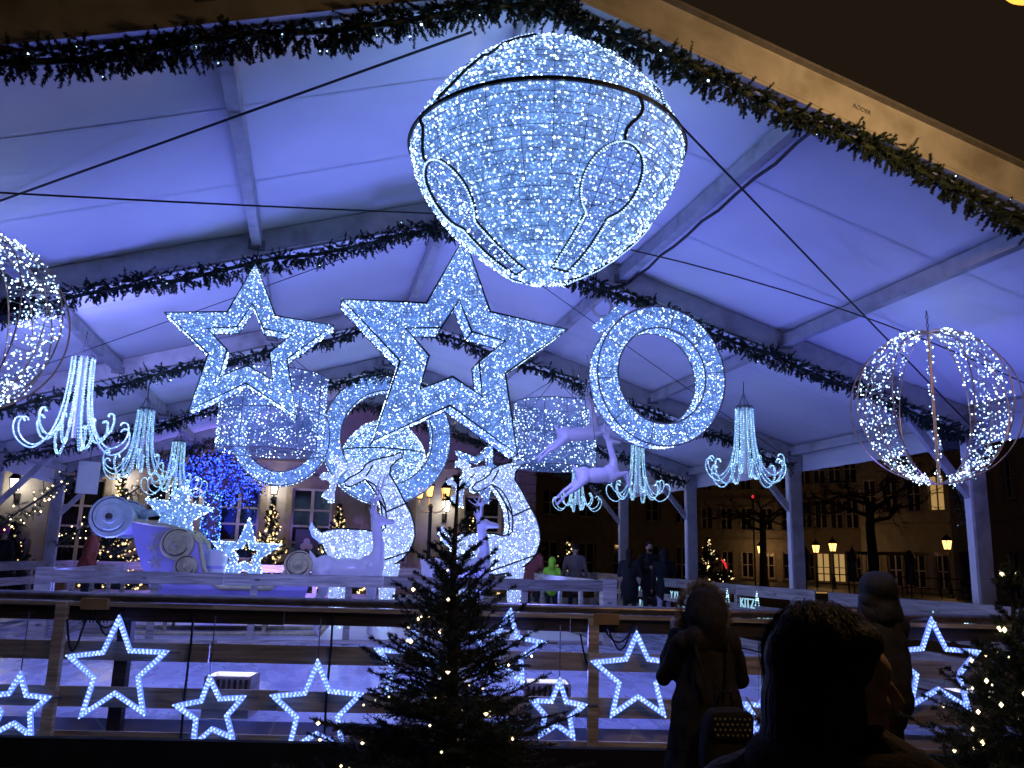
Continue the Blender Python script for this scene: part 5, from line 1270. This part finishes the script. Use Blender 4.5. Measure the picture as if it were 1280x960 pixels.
# ------------------------------------------------------------------ people
def Rz(a): return Matrix.Rotation(a, 3, 'Z')
def person(label, p, H, heading, coat, legs='jeans', coat_len=.75, hair='hair_dark', arms='down', hood=None, hips=.17, cat_='person', cap=None, beard=False, voxel=.018, skates=True, longhair=False, lean=0, puffy=False):
    """faces local +Y; heading is clockwise from world +Y"""
    s = H/1.75; t = thing('person', label, cat_, p, -heading); P = []
    v = lambda x, y, z: Vector((x*s, (y+lean*max(0, z-.8))*s, z*s))
    for q in (-1, 1):
        sp_ = .02*q
        P += [('c', v(.09*q, 0, .9), v(.1*q, .02+sp_, .5), .085*s, .06*s, 'l'), ('c', v(.1*q, .02+sp_, .5), v(.1*q, sp_, .1), .06*s, .045*s, 'l'), ('e', v(.1*q, .05+sp_, .055), (.048*s, .13*s, .055*s), 'b')]
        if arms == 'down' or (arms == 'left' and q > 0): el, ha = v(.27*q, -.02, 1.13), v(.26*q, .1, .88)
        elif arms == 'fold': el, ha = v(.26*q, .02, 1.14), v(.03*q, .2, 1.2)
        else: el, ha = v(.27*q, .14, 1.14), v(.09*q, .26, 1.4)
        P += [('c', v(.19*q, 0, 1.41), el, .065*s, .052*s, 'c'), ('c', el, ha, .05*s, .04*s, 'c')]
        d = (ha-el).normalized(); P.append(('e', ha+d*.06*s, (.03*s, .045*s, .045*s), 's'))
        for k in range(4): P.append(('c', ha+d*.08*s+Vector((.012*(k-1.5)*s, 0, 0)), ha+d*.13*s+Vector((.014*(k-1.5)*s, .01*s, -.01*s)), .009*s, .008*s, 's'))
        P.append(('c', ha+d*.04*s, ha+d*.08*s+Vector((-.035*q*s, .02*s, 0)), .01*s, .009*s, 's'))
    P += [('e', v(0, 0, 1.0), (hips*s, .13*s, .16*s), 'c'), ('e', v(0, 0, 1.25), (.2*s, .14*s, .26*s), 'c'), ('c', v(-.16, 0, 1.42), v(.16, 0, 1.42), .07*s, .07*s, 'c')]
    if coat_len < .9: P.append(('e', v(0, 0, (coat_len+1.1)/2), ((hips+.035)*s, .165*s, (1.1-coat_len)/2*s+.1*s), 'c'))
    if puffy: P += [('e', v(0, -.005, 1.08), (.235*s, .172*s, .42*s), 'c'), ('c', v(-.06, -.02, 1.5), v(.06, -.02, 1.5), .105*s, .105*s, 'c')]
    P += [('c', v(0, -.005, 1.45), v(0, .01, 1.58), .055*s, .052*s, 's'), ('e', v(0, .0, 1.64), (.077*s, .095*s, .115*s), 's'), ('e', v(0, .045, 1.585), (.05*s, .05*s, .055*s), 's'), ('c', v(0, .09, 1.65), v(0, .112, 1.615), .012*s, .015*s, 's')]
    for q in (-1, 1): P.append(('e', v(.078*q, -.005, 1.63), (.012*s, .022*s, .032*s), 's'))
    o = figure('body', P, {'l': MT[legs], 'c': MT[coat], 's': MT['skin'], 'b': MT['black']}, t, voxel*s, 3, None, (.024 if puffy else .016)*s)
    for q in (-1, 1):
        MB().ell(v(.03*q, .088, 1.655), (.011*s, .008*s, .008*s), 8, 6).build('eye', MT['glass_dark'], t)
    MB().ell(v(0, .1, 1.585), (.025*s, .01*s, .007*s), 8, 6).build('mouth', MT['coat_pink'], t)
    if beard: MB().ell(v(0, .062, 1.565), (.05*s, .042*s, .04*s), 12, 8).build('beard', MT['hair_dark'], t, True)
    h = MB(); base = v(0, -.012, 1.665)
    hm = hair if not hood else None
    if hood:
        figure('hood', [('e', v(0, -.03, 1.64), (.115*s, .115*s, .14*s), 'h')]+([('e', v(0, -.04, 1.66), (.13*s, .135*s, .125*s), 'h'), ('c', v(-.05, -.03, 1.56), v(.05, -.03, 1.56), .1*s, .1*s, 'h')] if puffy else [])+[('c', v(0, -.06, 1.5), v(0, -.05, 1.56), .11*s, .1*s, 'h')], {'h': MT[hood]}, t, voxel*s, 2, None, .014*s, ('h',))
    elif cap:
        figure('cap', [('e', v(0, -.01, 1.69), (.098*s, .112*s, .1*s), 'h')], {'h': MT[cap]}, t, voxel*s, 2)
    else:
        hp = [('e', base, (.086*s, .098*s, .108*s), 'h')]
        if longhair: hp += [('c', v(0, -.07, 1.64), v(0, -.12, 1.36), .085*s, .06*s, 'h')]
        figure('hair', hp, {'h': MT[hair]}, t, voxel*s*.8, 2)
    if skates:
        for q in (-1, 1): MB().box((.1*q-.006)*s, (.1*q+.006)*s, -.1*s, .2*s, -.035*s, .012*s).build('skate_blade', MT['alu'], t)
    return t
def fur_ring(t, pts, out, n, ln, mat='fur', nn=16):
    B = []; D = []; L = []
    for _ in range(n):
        i = random.randrange(len(pts)); p = Vector(pts[i]).lerp(Vector(pts[(i+1) % len(pts)]), random.random()); o = Vector(out(p))
        B.append(p); D.append((o+Vector((random.gauss(0, .45), random.gauss(0, .45), random.gauss(0, .45)))).normalized()); L.append(ln*random.uniform(.6, 1.2))
    V = cat(needles(B, D, L, nn, ln*.55, .0035), stems(B, D, L, .003)); return np_mesh('fur_trim', V[0], V[1], MT[mat], t, 'stuff')

ZI = ICE+.035
def skater(label, px, Y, H, *a, **k):
    p = at(px, 700, Y); return person(label, (p.x, p.y, ZI), H, *a, **k)
skater('woman with long dark hair in a black coat standing with two skaters', 787, 16.6, 1.6, .6, 'coat_black', coat_len=.62, longhair=True, arms='fold')
skater('bearded man in a black coat between two women on the ice', 812, 16.8, 1.76, PI+.2, 'coat_black', coat_len=.7, arms='fold', beard=True)
l2 = skater('woman in black hooded jacket and pale leggings beside the bearded man', 830, 16.4, 1.6, .2, 'coat_black', 'leggings', coat_len=.68, hood='coat_black')
skater('skater with dark hair in a rust red coat left of the sleigh', 109, 17.6, 1.8, 1.4, 'coat_red', coat_len=.7, lean=.08)
skater('skater in a dark red coat half hidden by the right light reindeer', 666, 18.3, 1.68, .6, 'coat_pink', coat_len=.7, hood='coat_pink', arms='left')
skater('child in a neon green hooded jacket', 690, 18.0, 1.36, .2, 'coat_neon', hood='coat_neon', coat_len=.78)
skater('skater in a grey coat right of the neon green child', 719, 18.6, 1.68, .3, 'coat_grey', coat_len=.7, cap='hair_dark')
p = at(2, 690, 19.2); person('skater with a pink cap at the left edge', (p.x, p.y, ZI), 1.66, .4, 'coat_black', cap='coat_pk')if 'coat_pk' in MT else None

# woman in the fur hood, seen from behind, with her rucksack
W_ = atd(881, 735, 5.4); top = W_.z; hw = YAW-.08
t = thing('person', 'woman in a brown coat with fur trimmed hood taking a photo, seen from behind', 'person', (W_.x, W_.y, 0), -hw)
k = top/1.52
V_ = lambda x, y, z: Vector((x, y, z))*k
P = []
for q in (-1, 1):
    P += [('c', V_(.09*q, 0, .7), V_(.09*q, .0, .1), .075, .055, 'l'), ('e', V_(.09*q, .05, .06), (.05, .13, .06), 'l')]
    sh = V_(.165*q, 0, 1.17); el = V_(.255*q if q < 0 else .25, .1, .95); ha = V_(-.13 if q < 0 else .02, .24, 1.2)
    P += [('c', sh, el, .072, .062, 'c'), ('c', el, ha, .058, .045, 'c'), ('e', ha+Vector((0, .02, .05)), (.03, .03, .05), 's')]
    for f in range(4): P.append(('c', ha+Vector((.016*(f-1.5), .03, .08)), ha+Vector((.016*(f-1.5)+.01, .05, .12-.012*abs(f-1.5))), .009, .008, 's'))
    P.append(('c', ha+Vector((-.02*q, .03, .05)), ha+Vector((-.045*q, .05, .09)), .011, .009, 's'))
P += [('e', V_(0, 0, 1.12-.03*i), (.175+.0043*i, .125+.0037*i, .1), 'c') for i in range(24)]+[ ('c', V_(-.13, 0, 1.17), V_(.13, 0, 1.17), .08, .08, 'c'),
      ('c', V_(0, 0, 1.2), V_(0, .03, 1.3), .06, .06, 's'), ('e', V_(0, .05, 1.37), (.075, .09, .11), 's')]
figure('body', P, {'l': MT['jeans'], 'c': MT['coat_brown'], 's': MT['skin']}, t, .011, 3, None, .018)
figure('hood', [('e', V_(0, .0, 1.36), (.135, .14, .165), 'h'), ('c', V_(-.06, -.04, 1.2), V_(.06, -.04, 1.2), .1, .1, 'h'), ('e', V_(.02, -.11, 1.3), (.08, .06, .14), 'h')], {'h': MT['coat_brown']}, t, .011, 3, None, .012, ('h',))
ring = [V_(.14*math.cos(2*PI*i/28), .06+.02*math.sin(4*PI*i/28), 1.36+.165*math.sin(2*PI*i/28)) for i in range(28)]
fur_ring(t, ring, lambda p: (Vector((p.x, -.01, p.z-1.36*k))).normalized()*.9+Vector((0, -.25, 0)), 420, .055, nn=22)
sm = MB(); sm.tube([V_(0, -.145, .98), V_(0, -.2, .75), V_(0, -.215, .5)], .004, 4); sm.build('back_seam', MT['coat_black'], t)
hx = Matrix.Translation((W_.x, W_.y, 0)) @ Matrix.Rotation(-hw, 4, 'Z')
ph = thing('phone', 'phone held up by the woman in the fur hood', 'phone'); ph.matrix_world = hx
MB().box(-.085, -.015, .285, .295, 1.2*k, 1.35*k).build('case', MT['lampiron'], ph); settle(ph, ph.location) if False else None
bg_ = thing('rucksack', 'black drawstring rucksack with pompoms on the back of the hooded woman', 'bag'); bg_.matrix_world = hx
cx = .1
def pillow(c, r, pw, taper=0, seg=28, rings=18):
    """boxy, softly rounded sewn shape"""
    f = lambda v_: math.copysign(abs(v_)**pw, v_); mb = MB(); vs = []
    for i in range(rings+1):
        th = PI*i/rings
        for q in range(seg):
            a_ = 2*PI*q/seg; z_ = -f(math.cos(th)); w_ = 1-taper*z_; st_ = f(math.sin(th)); k_ = 1+.05*noise.noise(Vector((math.cos(a_)*2, math.sin(a_)*2, z_*2.5)))
            vs.append((c[0]+r[0]*st_*f(math.cos(a_))*w_*k_, c[1]+r[1]*st_*f(math.sin(a_))*w_*k_, c[2]+r[2]*z_))
    return mb.add(vs, [(i*seg+q, i*seg+(q+1) % seg, (i+1)*seg+(q+1) % seg, (i+1)*seg+q) for i in range(rings) for q in range(seg)])
cx = .035
pillow((cx, -.265, .63*k), (.16, .085, .2), .5, .14).build('bag_body', MT['black'], bg_, True)
pillow((cx, -.345, .74*k), (.135, .022, .085), .5, -.06).build('flap', MT['coat_black'], bg_, True)
MB().tube([(cx-.05, -.24, .84*k), (cx-.03, -.25, .92*k), (cx+.03, -.25, .92*k), (cx+.05, -.24, .84*k)], .009, 6).build('top_handle', MT['black'], bg_, True)
sd = []
for i in range(9):
    for j in range(4):
        u = -.12+.03*i+(.015 if j % 2 else 0); z = .69+.03*j
        if abs(u) < .115: sd.append((cx+u, -.3685, z*k))
MT['stud'] = pmat('brass_stud', (.6, .5, .25), .3, 1)
leds(sd, .0085, MT['stud'], bg_, 'studs', .1)
em = MB(); em.tube([(cx+.02+.032*math.cos(2*PI*i/20), -.365, .53*k+.026*math.sin(2*PI*i/20)) for i in range(20)], .004, 5, True); em.tube([(cx-.01, -.366, .53*k), (cx+.05, -.366, .53*k)], .004, 5); em.build('emblem', MT['alu'], bg_)
MB().tube([(cx+.1, -.33, .9*k), (cx+.15, -.36, .82*k), (cx+.21, -.33, .74*k)], .006, 6).build('drawstring', MT['alu'], bg_)
for (x, y, z), r in (((cx+.19, -.3, .78*k), .05), ((cx+.2, -.3, .66*k), .055)):
    B = [Vector((x, y, z))]*90; D = [Vector(q) for q in (lambda A: A/np.linalg.norm(A, axis=1)[:, None])(RNG.normal(size=(90, 3)))]
    V = cat(needles(B, D, [r]*90, 14, .02, .003), stems(B, D, [r*.95]*90, .003)); np_mesh('pompom', V[0], V[1], MT['fur'], bg_, 'stuff')
for q in (-1, 1):
    MB().tube([V_(.06*q, -.2, .9), V_(.1*q, -.165, 1.1), V_(.11*q, -.08, 1.235), V_(.13*q, .07, 1.2), V_(.15*q, .12, 1.0), V_(.17*q, .0, .7)], .011, 6).build('strap', MT['black'], bg_)

# man in a knitted cap and quilted coat, phone raised
W_ = atd(1092, 708, 5.6); hw = YAW-.25; k = W_.z/1.78
t = person('man in a dark quilted coat and cap seen from behind by the right fir tree', (W_.x, W_.y, 0), 1.72*k, hw, 'coat_navy', coat_len=.72, arms='up', hood='coat_navy', voxel=.013, skates=False, hips=.2, puffy=True)
pp = atd(1027, 750, 5.75); ph = thing('phone', 'phone raised above the heads left of the man in the cap', 'phone')
MB().box(-.045, .045, -.005, .005, -.03, .06).build('case', MT['lampiron'], ph); MT['screen'] = emat('phone_screen', (1, .5, .15), .35)
MB().add([(-.04, -.0062, .045), (.04, -.0062, .045), (.04, -.0062, .055), (-.04, -.0062, .055)], [(0, 1, 2, 3)]).build('screen', MT['screen'], ph); ph.location = pp; ph.rotation_euler = (0, 0, -YAW)

# woman in the foreground, head turned to the right
W_ = atd(1046, 860, 1.62); HZ = W_.z; bh = YAW+.5
t = thing('person', 'woman with long dark hair in the foreground, face turned to the right', 'person', (W_.x, W_.y, 0), -bh)
RH = Rz(-(YAW+1.6-bh)); HM = RH.to_4x4()
hc = Vector((0, 0, HZ)); hp = lambda x, y, z: hc+RH @ Vector((x, y, z))
def E_(c, r, m): return ('e', hp(*c), r, m, RH)
P = [E_((0, -.012, .022), (.074, .094, .106), 's'), E_((0, .03, -.045), (.058, .062, .085), 's'), E_((0, .078, -.1), (.026, .022, .02), 's'), E_((0, .07, .035), (.058, .03, .045), 's'),
     ('c', hp(0, .092, .022), hp(0, .118, -.02), .0095, .012, 's'), E_((0, .118, -.024), (.013, .012, .01), 's'), E_((.012, .106, -.028), (.009, .011, .008), 's'), E_((-.012, .106, -.028), (.009, .011, .008), 's'),
     E_((0, .094, -.056), (.022, .013, .0075), 'm'), E_((0, .093, -.069), (.02, .0125, .0085), 'm'), E_((0, .084, .042), (.05, .018, .01), 's'),
     E_((.036, .062, -.02), (.026, .025, .024), 's'), E_((-.036, .062, -.02), (.026, .025, .024), 's'), E_((.03, .078, .016), (.0125, .012, .01), 'e'), E_((-.03, .078, .016), (.0125, .012, .01), 'e'),
     ('c', hp(0, -.03, -.08), Vector((0, -.03, HZ-.25)), .052, .058, 's')]
zs = HZ-.22
P += [('c', Vector((-.19, -.02, zs)), Vector((.19, -.02, zs)), .078, .078, 'c'), ('c', Vector((-.06, -.03, zs+.1)), Vector((-.2, -.02, zs-.005)), .06, .075, 'c'), ('c', Vector((.06, -.03, zs+.1)), Vector((.2, -.02, zs-.005)), .06, .075, 'c'), ('c', Vector((-.08, -.02, zs+.05)), Vector((.08, -.02, zs+.05)), .075, .075, 'c'), ('e', Vector((0, -.01, zs-.2)), (.21, .15, .3), 'c'), ('e', Vector((0, 0, .78)), (.22, .17, .35), 'c')]
for q in (-1, 1):
    sh = Vector((.2*q, -.01, zs-.02)); el = Vector((.26*q, .0, zs-.3)); ha = Vector((.24*q, .14, zs-.5))
    P += [('c', sh, el, .072, .058, 'c'), ('c', el, ha, .055, .042, 'c'), ('e', ha+Vector((0, .05, -.04)), (.032, .05, .03), 's')]
    for f in range(4): P.append(('c', ha+Vector((.016*(f-1.5), .08, -.06)), ha+Vector((.016*(f-1.5), .11, -.09)), .009, .008, 's'))
    P.append(('c', ha+Vector((-.02*q, .06, -.03)), ha+Vector((-.045*q, .09, -.05)), .011, .009, 's'))
    P += [('c', Vector((.1*q, 0, .7)), Vector((.1*q, 0, .1)), .085, .06, 'l'), ('e', Vector((.1*q, .05, .06)), (.05, .13, .06), 'l')]
figure('body', P, {'s': MT['skin'], 'm': MT['coat_pink'], 'e': MT['glass_dark'], 'c': MT['coat_black'], 'l': MT['jeans']}, t, .0065, 3, None, .012)
col_ = [Vector((.13*math.cos(2*PI*i/24), -.03+.1*math.sin(2*PI*i/24), zs+.085)) for i in range(24)]
figure('collar', [('c', col_[i], col_[(i+1) % 24], .045, .045, 'c') for i in range(24)], {'c': MT['coat_brown']}, t, .012, 4)
HP = [E_((0, -.03, .05), (.088, .11, .1), 'h'), E_((.02, .025, .09), (.07, .06, .046), 'h'), ('c', hp(.074, -.005, .03), hp(.084, -.012, -.2), .03, .04, 'h'), E_((0, -.058, -.04), (.092, .09, .125), 'h'), ('c', hp(.072, -.025, .0), hp(.08, -.035, -.16), .036, .045, 'h'), ('c', hp(-.072, .0, .0), hp(-.085, .01, -.24), .032, .04, 'h'), ('c', hp(0, -.07, -.1), hp(0, -.05, -.2), .085, .07, 'h')]
figure('hair', HP, {'h': MT['hair_dark']}, t, .008, 4)
rr = random.Random(21); SV = []; SF = []
for _ in range(5200):
    # a strand leaves the parting on top and runs down the side of the skull to the collar
    y0 = rr.uniform(-.1, .05); sd_ = rr.choice((-1, 1)); az = rr.uniform(-1.15, 1.1)
    tgt = Vector((sd_*math.cos(az), -math.sin(az), 0)); o = rr.uniform(.99, 1.03)+(abs(rr.gauss(0, .06)) if rr.random() < .22 else 0); ln = rr.uniform(.65, 1.0)*(1 if az > -.3 else .55); ph_ = rr.uniform(0, 6); pts = []
    for i in range(10):
        s = i/9*ln; th = s*PI*.62
        r_ = math.sin(min(th, PI/2)); zz = math.cos(th)
        c0 = Vector((0, -.03+(y0+.02)*(1-r_)*.5, .05))
        q = c0+Vector((tgt.x*.089*r_, tgt.y*.111*r_, .101*zz if zz > 0 else .3*zz))*o
        if s > .75: q += Vector((-tgt.x*.02, -tgt.y*.02, -.12))*(s-.75)*2
        q += Vector((math.sin(ph_+s*9)*.005, math.cos(ph_+s*7)*.005, 0)); pts.append(q)
    wv = Vector((-tgt.y, tgt.x, 0))*.0011
    b0 = len(SV)
    for q in pts: SV += [hp(*(q-wv)), hp(*(q+wv))]
    SF += [(b0+2*i, b0+2*i+1, b0+2*i+3, b0+2*i+2) for i in range(len(pts)-1)]
np_mesh('hair_strands', [tuple(v) for v in SV], SF, MT['hair_dark'], t, 'stuff')
